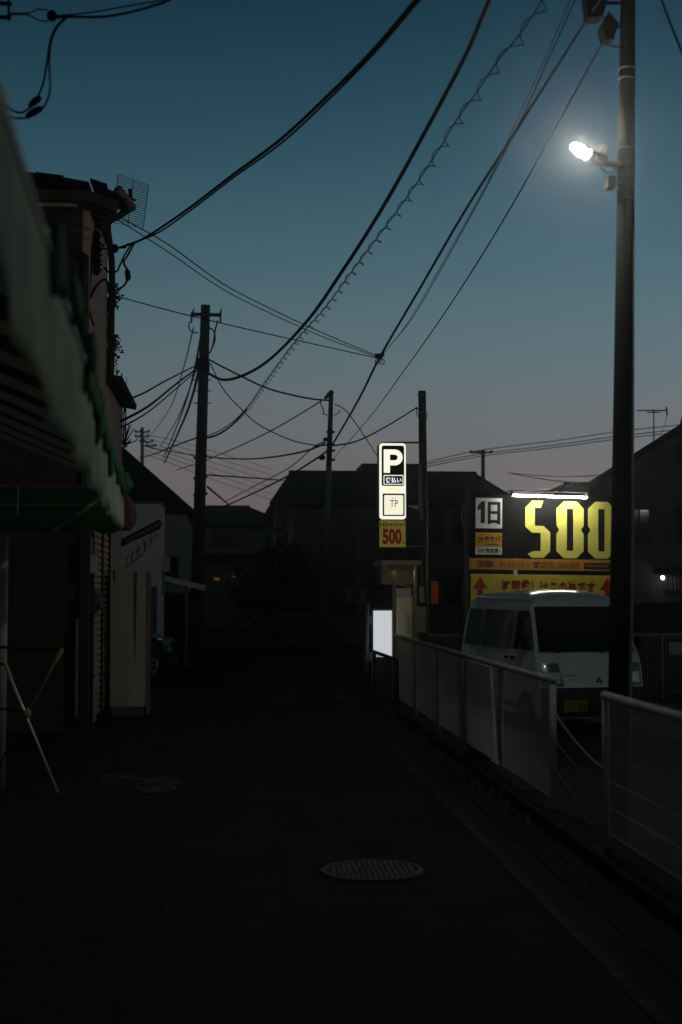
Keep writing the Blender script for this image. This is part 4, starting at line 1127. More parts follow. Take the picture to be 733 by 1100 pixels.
for i, (pts_, d1, r_, lab) in enumerate((
        ([(214, 391), (180, 408), (155, 422), (133, 431)], 22.0, .016, 'uppermost of the cables fanning left from the tall pole to the shop wing'),
        ([(213, 395), (190, 412), (160, 436), (131, 452)], 22.0, .022, 'thick middle cable fanning left from the tall pole to the shop wing'),
        ([(213, 397), (190, 417), (160, 442), (131, 459)], 22.0, .014, 'lowest of the cables fanning left from the tall pole to the shop wing'),
        ([(212, 470), (185, 480), (165, 488), (150, 492)], 60, .02, 'cable leaving the tall pole low on its left behind the black roof'),
        ([(208, 352), (196, 400), (182, 440), (160, 470)], 78, .016, 'fine wire falling from the crossarm to the distant pole'),
        ([(214, 372), (206, 410), (194, 448), (176, 492)], 70, .024, 'steep wire falling left of the tall pole'),
        ([(215, 392), (207, 425), (196, 455), (177, 497)], 70, .036, 'steepest thick cable falling left of the tall pole to the black roof'),
        ([(214, 385), (203, 420), (188, 455), (172, 480)], 74, .018, 'fine steep wire beside the thick falling cable'))):
    cable('power_cable', lab, hang(pts_, 34.9, d1), r_)
FAR = 82
for i in range(6):
    y = 466 + 4.2 * i
    cable('distant_wire', 'distant line wire number %s counted down, running right from the far crossarms' % ('one', 'two', 'three', 'four', 'five', 'six')[i], hang([(153, y), (190, y + 8 + i), (240, y + 22 + 2 * i), (292, y + 38 + 2.4 * i)], FAR, 120), .02, 4, group='distant line wires behind the tall pole')
for i, (y0, y1, y2) in enumerate(((494, 479, 459), (496, 483, 464), (499, 485.5, 467))):
    cable('distant_wire', ('top', 'middle', 'bottom')[i] + ' of three distant wires sweeping right behind the street lamp pole', hang([(452, y0 + 4), (514, y1 + 5), (600, (y1 + y2) / 2 + 4), (660, y2 + 5), (705, y2), (790, y2 - 9)], 70, 60), .024, 4, group='distant wires on the right')
cable('distant_wire', 'low faint wire just above the big price sign lamp', hang([(546, 508), (600, 512), (660, 509), (720, 500)], 60, 50), .022, 4)
cable('distant_wire', 'lowest faint wire brushing the small rear roof', hang([(551, 509), (600, 517), (640, 518)], 60, 44), .022, 4)
cable('service_cable', 'cable crossing the top right corner of the sky', hang([(690, -60), (711, 0), (733, 57), (760, 120)], 9.5, 8.0), .0085)
# top-left service drop close to the camera
D = 9.0
cable('service_cable', 'thick cable entering at the top left corner and rising out of the frame', hang([(60, 19), (75, 18), (110, 18), (140, 13), (165, 6), (185, -2), (240, -40)], D, 8.4), .0085)
cable('service_cable', 'thinner strand above the thick cable in the top left corner', hang([(60, 17), (100, 13), (140, 6), (170, 1), (186, -3), (240, -42)], D, 8.4), .005)
cable('drop_cable', 'first drop lead looping down from the top left insulator', spline([P(70, 19, D), P(60, 30, D), P(54, 45, D), P(51, 65, D), P(47, 88, D), P(42, 101, D), P(33, 115, D), P(22, 121, D), P(10, 116, D), P(-6, 100, D)], 5), .0075)
cable('drop_cable', 'second drop lead looping down from the top left insulator', spline([P(72, 19, D), P(62, 29, D), P(55, 46, D), P(53, 70, D), P(54, 95, D), P(49, 112, D), P(38, 123, D), P(20, 127, D), P(-6, 122, D)], 5), .0062)
for (x, y, x2, y2, lab) in ((31, 114, 44, 104, 'upper black splice on the drop leads at the top left'), (28, 125, 46, 115, 'lower black splice on the drop leads at the top left')):
    q = MB(P(x, y, D)); q.tube([P(x, y, D - .01), P((2 * x + x2) / 3, (2 * y + y2) / 3, D - .01), P((x + 2 * x2) / 3, (y + 2 * y2) / 3, D - .01), P(x2, y2, D - .01)], [.01, .022, .024, .012], 8)
    for k_ in range(4): q.ell(P(x + (x2 - x) * (k_ + .5) / 4, y + (y2 - y) * (k_ + .5) / 4 + 2, D - .02), .012, .012, .014, 6, 4)
    tag(q.build('cable_splice', BLACK), lab, 'cable splice')
t = thing('cable_insulator', P(56, 17, D), 'round black insulator in the top left corner of the sky', 'insulator')
q = MB(P(56, 17, D)); q.ell(P(56, 17, D), .034, .03, .038, 12, 8); q.build('body', BLACK, t, smooth=True)
q = MB(P(56, 17, D)); q.tube(spline([P(10, 14, D), P(30, 14, D), P(42, 10, D), P(52, 11, D)], 4), .005, 5); q.tube(spline([P(10, 16, D), P(30, 16, D), P(42, 22, D), P(52, 23, D)], 4), .005, 5)
q.build('tie_rod', BLACK, t)
t = thing('wall_bracket', P(9, 10, D), 'black iron bracket at the extreme top left edge holding the drop wires', 'bracket')
q = MB(P(9, 10, D)); q.bar(P(9.5, -14, D), P(9.5, 22, D), .014); q.build('upright', BLACK, t)
q = MB(P(9, 10, D)); q.bar(P(-20, 3, D), P(13, 4, D), .02); q.bar(P(-20, 18, D), P(12, 18.5, D), .02); q.build('arm', BLACK, t)

# distant poles
def far_pole(px, y0, y1, D, arms, lab):
    b = P(px, 600, D); b.z = 0
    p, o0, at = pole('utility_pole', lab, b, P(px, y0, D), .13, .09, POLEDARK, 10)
    for (xa, xb, y) in arms:
        q = MB(o0); q.bar(P(xa, y, D - .15), P(xb, y, D - .15), .08, .08); a = q.build('crossarm', DARKMETAL, p)
        q = MB(o0)
        for x in (xa + 1, (xa + xb) / 2 - 2, xb - 1): q.cyl(P(x, y, D - .15), P(x, y - 2.4, D - .15), .06, n=6)
        q.build('insulator', DARKMETAL, a)
far_pole(153, 459, 0, 82, [(145, 161, 464), (145, 160, 469), (150, 165, 474.5), (152, 168, 479)], 'distant pole with several crossarms behind the black roof on the left')
far_pole(519, 483, 0, 64, [(505, 529, 486)], 'distant pole with a single crossarm above the dark house roof on the right')

# ------------------------------------------------------------------ the P sign and price plate
D = 20.85
u = D / FPX
def zx(v): return PX(380 + v / 7.33, D)           # enlarged-photo columns -> metres
def zz(v): return PZ(460 + v / 7.33, D, 420)
po_ = Vector((zx(308), D, zz(420)))
ps = thing('parking_sign', po_, 'lit white and black upright P sign hung on the brown pole', 'sign')
SIGNW = mat('sign_white_light', (1.0, 0.99, 0.80), .5, emit=.97)
SIGNB = mat('sign_black_film', (0.003, 0.004, 0.003), .6, spec=.15)
CASE = mat('sign_case', (.03, .03, .03), .5)
def rrect(x0, x1, z0, z1, r, k_=5):
    o = []
    for cx_, cz_, a0 in ((x1 - r, z1 - r, 0), (x0 + r, z1 - r, 90), (x0 + r, z0 + r, 180), (x1 - r, z0 + r, 270)):
        for i in range(k_ + 1):
            a = R(a0 + 90 * i / k_); o.append((cx_ + r * math.cos(a), cz_ + r * math.sin(a)))
    return o
x0, x1, z1, z0 = zx(204), zx(413), zz(119), zz(717)
q = MB(po_); q.prism(rrect(x0 - .012, x1 + .004, z0 - .008, z1 + .008, .05), D + .004, D + .2); q.build('case', CASE, ps)
q = MB(po_); q.prism(rrect(x0, x1, z0, z1, .045), D - .01, D + .003); face = q.build('light_face', SIGNW, ps)
q = MB(po_); q.prism(rrect(zx(222), zx(400), zz(455), zz(137), .03), D - .013, D - .0105)
q.prism(rrect(zx(229), zx(403), zz(692), zz(514), .02), D - .013, D - .0105); q.build('black_panel', SIGNB, face)
q = MB(po_)
# the letter P drawn as an outline with a bowl
def plate(q, poly, y): q.prism(poly, y - .002, y)
px0, px1, pzt, pzb = zx(238), zx(388), zz(168), zz(352)
sw = (px1 - px0) * .33; hh = pzt - pzb
n = 14; ro_, ri = (pzt - (pzt - hh * .66)) / 2, None
bz0 = pzt - hh * .68; rad = (pzt - bz0) / 2; ccx = px1 - rad; ccz = (pzt + bz0) / 2
irad = rad * .36
outer = [(px0 + sw, pzt)] + [(ccx + rad * math.sin(math.pi * i / n), ccz + rad * math.cos(math.pi * i / n)) for i in range(n + 1)] + [(px0 + sw, bz0)]
inner = [(px0 + sw, ccz + irad)] + [(ccx + irad * math.sin(math.pi * i / n), ccz + irad * math.cos(math.pi * i / n)) for i in range(n + 1)] + [(px0 + sw, ccz - irad)]
k_ = len(outer)
q.add([(x, D - .0155, z) for x, z in outer + inner], [(i, i + 1, k_ + i + 1, k_ + i) for i in range(k_ - 1)])
q.add([(px0, D - .0155, pzt), (px0 + sw, D - .0155, pzt), (px0 + sw, D - .0155, pzb), (px0, D - .0155, pzb)], [(0, 1, 2, 3)])
q.build('letter', SIGNW, face)
q = MB(po_)
plate(q, rrect(zx(237), zx(393), zz(445), zz(369), .01), D - .0135); q.build('pay_later_frame', SIGNW, face)
q = MB(po_); plate(q, rrect(zx(243), zx(387), zz(439), zz(376), .008), D - .0162); q.build('pay_later_field', SIGNB, face)
q = MB(po_); q.text('後払い', zx(254), D - .0185, zz(430), zz(386) - zz(430), zx(377) - zx(254), .018); q.build('pay_later_lettering', mat('sign_cool_light', (.9, .96, 1.0), .5, emit=1.1), face)
FAINT = mat('faint_yellow_print', (0.80, 0.68, 0.22), .5, emit=.6)
q = MB(po_); q.text('GREEN', zx(266), D - .0125, zz(498), zz(470) - zz(498), zx(368) - zx(266), .012); q.build('company_lettering', FAINT, face)
q = MB(po_); plate(q, rrect(zx(241), zx(392), zz(682), zz(527), .015), D - .0135); q.build('ticket_field', mat('sign_soft_light', (1.0, .97, .76), .5, emit=.9), face)
q = MB(po_); q.text('TP', zx(287), D - .017, zz(620), zz(566) - zz(620), zx(350) - zx(287), 0)
for v in (307, 328): q.cyl((zx(v), D - .017, zz(550)), (zx(v), D - .019, zz(550)), .008, n=10)
q.build('ticket_emblem', mat('emblem_dark', (.03, .028, .015), .5), face)
q = MB(po_); q.text('チケパ', zx(280), D - .017, zz(657), zz(632) - zz(657), zx(356) - zx(280), .012); q.build('ticket_lettering', FAINT, face)
q = MB(po_); q.bar((zx(248), D + .1, zz(109)), (PX(455, 21), 20.95, zz(105)), .02, .025); q.bar((zx(300), D + .1, zz(113)), (zx(300), D + .1, zz(106)), .3, .03, up=(0, 1, 0)); q.build('bracket', DARKMETAL, ps)
q = MB(po_); q.prism([(zx(412), zz(604)), (zx(525), zz(600)), (zx(525), zz(640)), (zx(470), zz(622))], D + .09, D + .11); q.build('bracket', GALV, ps)
pz_ = Vector((zx(308), D, zz(830)))
pr_ = thing('price_plate', pz_, 'small yellow plate reading 500 below the lit P sign', 'sign')
YEL = mat('yellow_glow_film', (0.85, 0.66, 0.12), .5, emit=.08)  # faint glow put into the film in place of light falling on it
REDP = mat('red_print', (0.45, 0.012, 0.008), .4, emit=.0)
BLKP = mat('black_print', (.008, .008, .008), .4)
q = MB(pz_); q.box(zx(205), zx(411), D, D + .03, zz(936), zz(727)); q.build('plate', YEL, pr_, bevel=.004)
q = MB(pz_); q.text('1日', zx(210), D - .001, zz(775), zz(741) - zz(775), zx(266) - zx(210), .03); q.text('(最大料金)', zx(272), D - .001, zz(774), zz(748) - zz(774), zx(400) - zx(272), .02); q.build('heading', BLKP, pr_)
q = MB(pz_); q.text('500', zx(228), D - .001, zz(914), zz(790) - zz(914), zx(380) - zx(228), .045); q.text('円', zx(384), D - .001, zz(912), zz(890) - zz(912), zx(404) - zx(384), .02); q.build('price', mat('glowing_red_print', (.55, .015, .01), .5, emit=.05), pr_)  # the red digits get a weak glow of their own as well
q = MB(pz_); q.bar((zx(400), D + .045, zz(930)), (PX(457.5, 21), 20.93, zz(930)), .012, .015); q.build('bracket', GALV, pr_)

# ------------------------------------------------------------------ shelter, payment machine, white panel
D = 21.3
so_ = Vector((PX(432, D), D, LOTZ))
sh_ = thing('pay_shelter', so_, 'small rusty shelter roof on yellowish posts over the payment machine', 'shelter')
a, c = P(409, 607, D - .35), P(452, 602, D - .35)
q = MB(so_); q.box(a.x, c.x, D - .45, D + .7, a.z, c.z); q.build('roof', mat('shelter_roof', (.40, .38, .30), .5, .2), sh_, bevel=.006)
RSTY = mat('rusty_fascia', (.10, .085, .055), .7, col2=(.16, .07, .035), scale=5, stretch=(1, 1, .6))
q = MB(so_); q.box(a.x + .01, c.x - .01, D + .25, D + .28, P(430, 628, D).z, a.z - .004); q.box(a.x + .01, a.x + .03, D - .3, D + .25, P(430, 628, D).z, a.z - .004); q.build('fascia', RSTY, sh_)
for px_, w_ in ((423.5, .055), (446.5, .045)):
    q = MB(so_); q.box(PX(px_, D - .3) - w_ / 2, PX(px_, D - .3) + w_ / 2, D - .33, D - .27, LOTZ, a.z - .004); q.build('post', mat('yellow_olive_post', (.34, .32, .17), .5), sh_, bevel=.005)
q = MB(so_); q.bar((PX(446.5, D - .3), D - .3, P(430, 634, D).z), (PX(424, D - .3), D - .3, P(430, 625, D).z), .04, .03); q.build('brace', mat('yellow_olive_post', (.34, .32, .17), .5), sh_)
# lamp under the roof
q = MB(so_); q.tube([(PX(416, D), D - .32, a.z - .05), (PX(441, D), D - .32, a.z - .05)], .013, 10); q.build('tube_lamp', mat('shelter_tube', (1.0, .95, .78), .4, emit=15), sh_)
q = MB(so_); q.box(PX(415, D), PX(442, D), D - .35, D - .29, a.z - .034, a.z - .006); q.box(PX(415, D), PX(442, D), D - .375, D - .36, a.z - .085, a.z - .006); q.build('lamp_tray', mat('tray_grey', (.2, .2, .18), .5), sh_)
D = 21.35
mo = Vector((PX(437, D), D, LOTZ))
pm = thing('payment_machine', mo, 'beige parking payment machine with sloping top under the shelter', 'payment machine')
BEI = mat('beige_enamel', (.42, .38, .24), .5, col2=(.5, .46, .31), scale=3)
x0, x1 = PX(426, D), PX(443.5, D)
zt = PZ(642, D)
q = MB(mo); q.box(x0, x1, D, D + .4, LOTZ, zt); bd = q.build('body', BEI, pm, bevel=.01)
q = MB(mo); q.prism([(D + .002, zt + .002), (D + .39, zt + .002), (D + .39, zt + .14), (D + .15, zt + .14)], x0 + .01, x1 - .01, 'x'); q.build('sloping_top', mat('machine_grey', (.22, .22, .20), .4), pm)
q = MB(mo); q.box(x0 + .14, x1 - .05, D - .006, D - .001, zt - .55, zt - .25); q.build('panel', mat('beige_panel', (.34, .31, .2), .5), pm)
q = MB(mo); q.box(x1 + .004, x1 + .05, D + .02, D + .1, zt - .3, zt + .03); q.build('side_box', mat('machine_grey', (.22, .22, .20)), pm, bevel=.006)
D = 21.05
wo = Vector((PX(411, D), D, 0))
wp = thing('light_box', wo, 'bright blank white light box standing left of the payment machine', 'light box')
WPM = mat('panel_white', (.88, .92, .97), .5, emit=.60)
a, c = P(401.5, 706, D), P(421, 656, D)
q = MB(wo); q.box(a.x, c.x, D, D + .03, LOTZ, a.z - .003); q.build('lower_sheet', mat('lower_sheet_grey', (.10, .10, .10), .6), wp)
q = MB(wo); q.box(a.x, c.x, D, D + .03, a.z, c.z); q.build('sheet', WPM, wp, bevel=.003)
q = MB(wo); q.box(a.x - .012, c.x, D - .015, D + .035, c.z + .002, c.z + .03); q.box(a.x - .025, a.x - .004, D - .01, D + .035, LOTZ, c.z); q.build('frame', mat('panel_frame', (.35, .36, .36), .5), wp)
for y in (666, 705):
    q = MB(wo); p = P(399, y, D); q.box(p.x - .03, a.x - .026, D - .03, D + .01, p.z - .07, p.z + .06); q.build('hinge', mat('hinge_white', (.6, .6, .58), .5), wp, bevel=.004)

# ------------------------------------------------------------------ the big price sign
D = 23.0
bo = Vector((PX(503, D), D, LOTZ))
bs_ = thing('price_billboard', bo, 'large black billboard with huge yellow 500 under a tube lamp, behind the van', 'sign')
def bx(px): return PX(px, D)
def bz(py): return PZ(py, D, 580)
xl, xr_ = bx(503), bx(667)
q = MB(bo); q.box(xl, xr_, D, D + .06, bz(599), bz(531)); q.build('black_board', mat('board_black', (.004, .004, .004), .7, spec=.12), bs_, bevel=.004)
q = MB(bo); q.box(xl, xr_, D - .004, D + .05, bz(611.5), bz(599.6)); q.build('orange_strip', mat('orange_film', (.62, .30, .025), .45, col2=(.55, .26, .02), scale=5), bs_)
q = MB(bo); q.box(xl + .02, xr_, D, D + .05, bz(668), bz(616.5)); q.build('yellow_board', mat('yellow_board_film', (.72, .60, .05), .45, col2=(.62, .50, .04), scale=3), bs_, bevel=.004)
for px_ in (500.5, 668.5):
    q = MB(bo); q.cyl((bx(px_), D + .09, LOTZ), (bx(px_), D + .09, bz(528)), .045, n=12); q.build('post', mat('sign_post', (.12, .12, .11), .5, .4), bs_, smooth=True)
q = MB(bo); q.tube(spline([(bx(503), D + .1, bz(535)), (bx(497), D + .1, bz(542)), (bx(495), D + .1, bz(555)), (bx(498), D + .1, bz(568)), (bx(500), D + .1, bz(580))], 4), .018, 6); q.build('cable_loop', mat('loop_grey', (.2, .2, .19), .6), bs_)
# tube lamp on stand-off arms
q = MB(bo); q.tube([(bx(545), D - .30, bz(533)), (bx(624), D - .30, bz(534))], .017, 10); tl = q.build('tube_lamp', mat('billboard_tube', (1.0, .97, .86), .4, emit=72), bs_, smooth=True)
q = MB(bo)
for px_ in (543.5, 625.5): q.box(bx(px_) - .02, bx(px_) + .02, D - .32, D - .27, bz(534), bz(529)); q.bar((bx(px_), D - .29, bz(529) + .02), (bx(px_), D + .02, bz(529) + .02), .02)
q.box(bx(543), bx(626), D - .32, D - .28, bz(529), bz(527.5)); q.build('lamp_bracket', mat('lamp_tray_grey', (.06, .06, .06), .5), tl)
# white "one day" square
q = MB(bo); q.box(bx(509), bx(537.6), D - .006, D - .0015, bz(567.5), bz(535)); sq = q.build('day_plate', mat('plate_white', (.86, .86, .83), .5, col2=(.74, .74, .72), scale=5), bs_)
q = MB(bo); q.add([(bx(a), D - .008, bz(b)) for a, b in ((511, 544), (515.5, 538.5), (519, 538.5), (519, 562), (514.5, 562), (514.5, 547), (511, 548.5))], [tuple(range(7))])
for r_ in ((522, 525.2, 539, 563), (532.2, 535.6, 539, 563), (525.2, 532.2, 539, 542.2), (525.2, 532.2, 549, 552), (525.2, 532.2, 558.5, 561.7)):
    q.add([(bx(a), D - .008, bz(b)) for a, b in ((r_[0], r_[2]), (r_[1], r_[2]), (r_[1], r_[3]), (r_[0], r_[3]))], [(0, 1, 2, 3)])
q.build('day_lettering', BLKP, sq)
# orange ticket plate and white lot-name plate
q = MB(bo); q.box(bx(509), bx(537.6), D - .006, D - .0015, bz(586.8), bz(572)); tk = q.build('ticket_plate', mat('ticket_orange', (.66, .33, .04), .45), bs_)
q = MB(bo); q.text('TP', bx(511), D - .0065, bz(583.5), bz(577) - bz(583.5), bx(517.5) - bx(511), .015); q.text('チケパ', bx(519), D - .0065, bz(582), bz(575.5) - bz(582), bx(536) - bx(519), .03)
for v in (512.5, 515.5): q.cyl((bx(v), D - .0065, bz(575)), (bx(v), D - .0085, bz(575)), .008, n=8)
q.box(bx(519), bx(534), D - .0085, D - .0065, bz(585), bz(584)); q.build('ticket_lettering', BLKP, tk)
q = MB(bo); q.box(bx(509), bx(537.6), D - .006, D - .0015, bz(595.5), bz(587.2)); tk = q.build('lot_plate', mat('plate_white', (.62, .62, .60)), bs_)
q = MB(bo); q.text('羽村駅前第1', bx(511), D - .0065, bz(594), bz(588.6) - bz(594), bx(535.5) - bx(511), .02); q.build('lot_lettering', BLKP, tk)
# the numerals 5 0 0
NUM = mat('yellow_numerals', (.90, .84, .17), .5, col2=(.84, .77, .14), scale=2)
def digit(q, ch, xa, xb, yt, yb):
    w_, h_ = xb - xa, yb - yt
    s = w_ * .385; c_ = w_ * .27; ym = (yt + yb) / 2; nt_ = w_ * .10
    polys = {
        'T': [(xa + c_, yt), (xb - c_, yt), (xb - s, yt + s * .72), (xa + s, yt + s * .72)],
        'B': [(xa + s, yb - s * .72), (xb - s, yb - s * .72), (xb - c_, yb), (xa + c_, yb)],
        'UL': [(xa + c_, yt), (xa + s, yt + s * .72), (xa + s, ym - s * .2), (xa + s, ym), (xa + nt_, ym), (xa, ym - nt_ * 1.6), (xa, yt + c_)],
        'LL': [(xa + nt_, ym), (xa + s, ym), (xa + s, yb - s * .72), (xa + c_, yb), (xa, yb - c_), (xa, ym + nt_ * 1.6)],
        'UR': [(xb - c_, yt), (xb, yt + c_), (xb, ym - nt_ * 1.6), (xb - nt_, ym), (xb - s, ym), (xb - s, yt + s * .72)],
        'LR': [(xb - nt_, ym), (xb, ym + nt_ * 1.6), (xb, yb - c_), (xb - c_, yb), (xb - s, yb - s * .72), (xb - s, ym)],
    }
    if ch == '0': use = ['T', 'B', 'UL', 'LL', 'UR', 'LR']
    else:
        polys['UL'] = [(xa + c_, yt), (xa + s, yt + s * .72), (xa + s, ym - s * .36), (xa + s * .72, ym + s * .36), (xa + c_, ym + s * .36), (xa, ym - nt_ * 1.0), (xa, yt + c_)]
        polys['M'] = [(xa + s, ym - s * .36), (xb - c_, ym - s * .36), (xb - s, ym + s * .36), (xa + s * .72, ym + s * .36)]
        polys['LR'] = [(xb - c_, ym - s * .36), (xb, ym + s * .3), (xb, yb - c_), (xb - c_, yb), (xb - s, yb - s * .72), (xb - s, ym + s * .36)]
        polys['B'] = [(xa + s * .9, yb - s * .72), (xb - s, yb - s * .72), (xb - c_, yb), (xa + c_, yb), (xa + s * .25, yb - s * .42)]
        use = ['T', 'UL', 'M', 'LR', 'B']
    for k_ in use:
        q.add([(bx(x), D - .004, bz(y)) for x, y in polys[k_]], [tuple(range(len(polys[k_])))])
for ch, xa, xb in (('5', 562.5, 589.5), ('0', 596, 625.5), ('0', 630, 659)):
    q = MB(bo); digit(q, ch, xa, xb, 537, 599 - .6); nd = q.build('numeral', NUM, bs_, weld=True)
# strip lettering
q = MB(bo); q.text('GREEN', bx(511), D - .0055, bz(609), bz(602) - bz(609), bx(528) - bx(511), .02); q.build('company_lettering', BLKP, bs_)
q = MB(bo); q.text('コールセンター：', bx(535), D - .0055, bz(609), bz(602.4) - bz(609), bx(568) - bx(535), .015); q.build('call_lettering', mat('brown_red_print', (.28, .05, .01), .5), bs_); q = MB(bo); q.text('0570-200-950', bx(579), D - .0055, bz(609.5), bz(602.6) - bz(609.5), bx(621) - bx(579), .02); q.build('phone_lettering', mat('brown_red_print', (.28, .05, .01), .5), bs_)
q = MB(bo); q.add([(bx(a), D - .0062, bz(b)) for a, b in ((571, 603), (578, 603), (578, 605), (575, 606), (578, 609), (571, 609), (574, 606), (571, 605))], [(0, 1, 2, 3, 7), (3, 4, 5, 6)]); q.build('phone_emblem', mat('emblem_navy', (.03, .05, .07), .5), bs_)
q = MB(bo); q.box(bx(626), bx(664), D - .0065, D - .0045, bz(609.8), bz(603)); tk = q.build('small_label', BLKP, bs_)
q = MB(bo); q.text('Powered by', bx(628), D - .0068, bz(608.5), bz(604.5) - bz(608.5), bx(652) - bx(628), .01); q.build('small_lettering', mat('orange_film', (.62, .30, .025)), tk)
q = MB(bo); q.text('時間貸しはこの裏です', bx(538), D - .001, bz(640), bz(622) - bz(640), bx(638) - bx(538), .03); q.build('notice_lettering', mat('dark_red_print', (.25, .012, .006), .5), bs_)
for px_ in (514.5, 651):
    q = MB(bo); q.add([(bx(px_ + a), D - .003, bz(b)) for a, b in ((0, 619), (8, 632), (3, 632), (3, 645), (-3, 645), (-3, 632), (-8, 632))], [(0, 1, 2, 5, 6), (2, 3, 4, 5)]); q.build('arrow', REDP, bs_)
q = MB(bo); q.box(bx(555) - .01, bx(555) + .01, D + .02, D + .04, bz(616), bz(612)); q.build('joint', GALV, bs_)
bs_.rotation_euler = (0, R(0.7), 0)

# ------------------------------------------------------------------ the van
VL = 3.3
van = thing('parked_van', (4.77, 18.42, LOTZ), 'white kei van with dark front bumper parked facing the lane below the price billboard', 'van')
van.rotation_euler = (0, 0, R(9.5))
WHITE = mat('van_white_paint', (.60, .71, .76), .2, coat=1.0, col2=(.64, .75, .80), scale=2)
BUMP = mat('van_bumper_plastic', (.018, .019, .020), .6)
GLASSV = mat('van_glass', (.006, .007, .008), .05, spec=.8)
HW = .735
def hw(z):   # half width of the body at height z
    if z < .35: return HW - .03
    if z < 1.05: return HW
    return HW - (z - 1.05) * .145 - max(0, z - 1.66) ** 2 * 1.6
prof = [(.06, .20), (.0, .34), (-.01, .52), (.02, .68), (.05, .82), (.10, .98), (.17, 1.06), (.36, 1.36), (.55, 1.66), (.62, 1.74), (.78, 1.83), (1.05, 1.885), (1.6, 1.90), (2.5, 1.89), (2.95, 1.85), (3.14, 1.76), (3.22, 1.5), (3.28, 1.0), (3.30, .6), (3.28, .28), (3.24, .20)]
n = len(prof)
us = [-1, -.97, -.88, -.6, -.3, 0, .3, .6, .88, .97, 1]
m = MB(); vs = []
for uu in us:
    for (y, z) in prof:
        yy = y + (.10 * abs(uu) ** 4 if y < .6 else (-.05 * abs(uu) ** 4 if y > 3 else 0))
        zz_ = z - (.06 * abs(uu) ** 3 if z > 1.7 else 0)
        vs.append((hw(z) * uu, yy, zz_))
fs = [(k_ * n + i, k_ * n + (i + 1) % n, (k_ + 1) * n + (i + 1) % n, (k_ + 1) * n + i) for k_ in range(len(us) - 1) for i in range(n)]
fs += [tuple(range(n)), tuple((len(us) - 1) * n + i for i in range(n - 1, -1, -1))]
m.add(vs, fs)
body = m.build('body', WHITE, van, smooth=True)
wn_ = body.modifiers.new('edge', 'EDGE_SPLIT'); wn_.split_angle = R(38)
def fy(z):   # front surface at height z on the centre line
    for (a, b_) in zip(prof, prof[1:]):
        if a[1] <= z <= b_[1]: return a[0] + (b_[0] - a[0]) * (z - a[1]) / (b_[1] - a[1])
def fpt(uu, z, out=.006):
    return Vector((hw(z) * uu, fy(z) + .10 * abs(uu) ** 4 - out, z))
def front_patch(u0, u1, z0, z1, nu=8, nz=4, out=.006, u0t=None, u1t=None):
    q = MB(); vs = []
    for j in range(nz + 1):
        t = j / nz; z = z0 + (z1 - z0) * t
        a = u0 + ((u0t if u0t is not None else u0) - u0) * t; b_ = u1 + ((u1t if u1t is not None else u1) - u1) * t
        for i in range(nu + 1): vs.append(fpt(a + (b_ - a) * i / nu, z, out))
    q.add(vs, [(j * (nu + 1) + i, j * (nu + 1) + i + 1, (j + 1) * (nu + 1) + i + 1, (j + 1) * (nu + 1) + i) for j in range(nz) for i in range(nu)])
    return q
ws = front_patch(-.93, .93, 1.075, 1.655, 12, 4, .008).build('windscreen', GLASSV, van, smooth=True)
q = front_patch(-.955, .955, 1.058, 1.074, 12, 1, .012); q.build('seal', BUMP, ws)
for sgn in (-.62, .22):
    q = MB(); q.tube([fpt(sgn, 1.06, .02), fpt(sgn + .25, 1.10, .022), fpt(sgn + .5, 1.13, .02)], .009, 6); q.tube([fpt(sgn - .02, 1.05, .01), fpt(sgn + .02, 1.07, .025)], .02, 6); q.build('wiper', BUMP, ws)
q = front_patch(.52, .66, 1.20, 1.27, 2, 1, .011); q.build('inspection_sticker', mat('sticker_pale', (.35, .36, .37), .5), ws)
bp = front_patch(-1.0, 1.0, .215, .605, 14, 4, .03).build('bumper', BUMP, van, smooth=True)
q = front_patch(-.5, .5, .27, .38, 8, 2, .036); q.build('lower_grille', mat('grille_black', (.006, .006, .006), .8), bp)
q = MB(); q.bar(fpt(-.56, .76, .007), fpt(.56, .76, .007), .004, .008); q.build('panel_seam', BUMP, van)
HL = mat('headlight_glass', (.6, .63, .65), .15, .3, coat=.8)
for sg in (-1, 1):
    u0, u1 = (-.97, -.58) if sg < 0 else (.58, .97)
    q = front_patch(u0, u1, .62, .92, 5, 3, .014, u0t=u0 * (1 if sg < 0 else .93 / .93), u1t=u1 if sg > 0 else -.66)
    hl = q.build('headlight', mat('headlight_surround', (.10, .11, .115), .2, coat=.8), van, smooth=True)
    q = front_patch(u0 + .06, u1 - .06, .66, .80, 4, 2, .022); q.build('lens', HL, hl, smooth=True)
    q = front_patch(u0 + .09, u1 - .14, .69, .77, 3, 1, .028); q.build('reflector', mat('reflector_bright', (.6, .62, .64), .15, .9), hl)
q = MB()
for k_, (du, dz) in enumerate(((0, .028), (-.024, -.014), (.024, -.014))):
    c = fpt(.09, .69, .012) + Vector((du, 0, dz)); q.add([c + Vector((-.02, 0, 0)), c + Vector((0, 0, -.028)) , c + Vector((.02, 0, 0)), c + Vector((0, 0, .028))], [(0, 1, 2, 3)])
q.build('emblem', mat('emblem_chrome', (.12, .12, .13), .2, .8), van)
pz = .37; py_ = fy(pz) - .04
q = MB(); q.box(-.46, -.13, py_ - .008, py_, pz - .0825, pz + .0825); npl = q.build('number_plate', mat('plate_yellow', (.18, .14, .012), .5), van, bevel=.004)
npl.location = (-.0, 0, 0)
q = MB(); q.text('55', -.25, py_ - .009, pz - .065, .085, .10, .02); q.text('・・', -.41, py_ - .009, pz - .03, .016, .10, .02); q.build('plate_lettering', BLKP, npl)
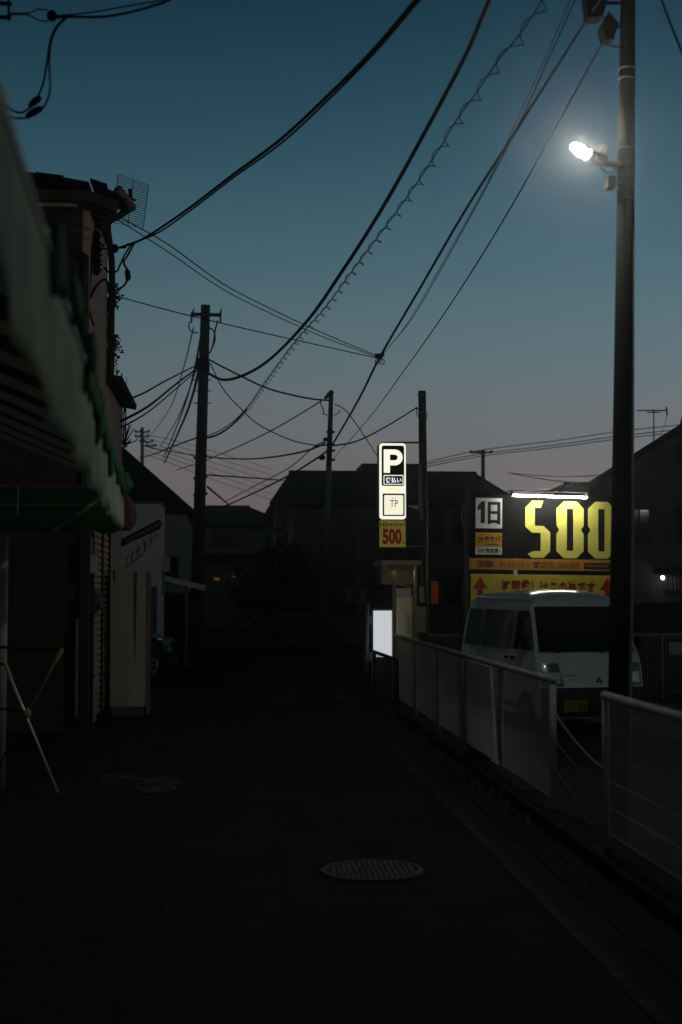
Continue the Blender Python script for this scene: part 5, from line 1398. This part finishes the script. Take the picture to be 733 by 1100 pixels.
# side windows with pillars, both sides
def side_patch(sgn, pts_, out):
    q = MB(); q.add([(sgn * (hw(z) + out), y, z) for y, z in pts_], [tuple(range(len(pts_)))]); return q
for sg in (-1, 1):
    for nm_, pts_ in (('door_window', [(.40, 1.07), (1.06, 1.07), (1.06, 1.60), (.64, 1.60)]), ('side_window', [(1.30, 1.07), (2.33, 1.07), (2.33, 1.60), (1.30, 1.60)]), ('rear_window', [(2.56, 1.07), (3.12, 1.07), (3.04, 1.60), (2.56, 1.60)])):
        wq = side_patch(sg, pts_, .006).build(nm_, GLASSV, van)
    for (y0, y1, z0, z1) in ((1.175, 1.187, .3, 1.05), (2.44, 2.452, .3, 1.05), (.34, .352, .35, 1.06)):
        side_patch(sg, [(y0, z0), (y1, z0), (y1, z1), (y0, z1)], .003).build('door_seam', BUMP, van)
    for y in (1.02, 1.26):
        q = MB(); x = sg * (hw(.95) + .012); q.box(min(x, x - sg * .02), max(x, x - sg * .02), y, y + .13, .93, .97); q.build('door_handle', BLACK, van, bevel=.006)
    side_patch(sg, [(.35, .34), (3.15, .34), (3.15, .28), (.35, .28)], .008).build('sill', BUMP, van)
    q = MB(); x = sg * (hw(1.15) + .10); q.ell((x, .44, 1.17), .055, .045, .085, 12, 8); q.tube([(sg * hw(1.1), .5, 1.1), (x, .46, 1.14)], .015, 6); q.build('mirror', BLACK, van, smooth=True)
    q = MB(); q.tube([(sg * (hw(1.70) - .03), .7, 1.755), (sg * (hw(1.7) - .03), 3.0, 1.77)], .012, 6); q.build('rain_gutter', WHITE, van, smooth=True)
    for y in (.62, 2.55):
        q = MB(); q.cyl((sg * (HW - .17), y, .27), (sg * (HW + .005), y, .27), .27, n=24); wh = q.build('wheel', mat('tyre', (.012, .012, .012), .85), van, bevel=.02)
        q = MB(); q.cyl((sg * (HW + .002), y, .27), (sg * (HW + .014), y, .27), .16, n=18); q.build('rim', mat('steel_rim', (.3, .3, .3), .4, .7), wh)
    q = MB(); q.box(min(sg * .60, sg * .72), max(sg * .60, sg * .72), 3.27, 3.31, .75, 1.0); q.build('tail_light', mat('tail_red', (.25, .01, .01), .3), van)
q = MB(); q.add([(-.55, 3.255, 1.08), (.55, 3.255, 1.08), (.52, 3.205, 1.56), (-.52, 3.205, 1.56)], [(0, 1, 2, 3)]); q.build('tailgate_window', GLASSV, van)
# seats seen dimly through nothing: the glass is dark

# ------------------------------------------------------------------ thin mist box, added to give the street lamp a halo
hz_ = MB(); hz_.box(-205, 205, -45, 405, -1.4, 9.6)
hz_ = hz_.build('halo_haze', None)
hm = bpy.data.materials.new('halo_mist'); hm.use_nodes = True
t = hm.node_tree; t.nodes.clear()
pv = t.nodes.new('ShaderNodeVolumePrincipled')
pv.inputs['Color'].default_value = (.92, .94, .95, 1)
pv.inputs['Density'].default_value = 0.0017
pv.inputs['Anisotropy'].default_value = 0.95
mo_ = t.nodes.new('ShaderNodeOutputMaterial')
t.links.new(pv.outputs[0], mo_.inputs['Volume'])
hz_.data.materials.clear(); hz_.data.materials.append(hm)
hz_['kind'] = 'stuff'
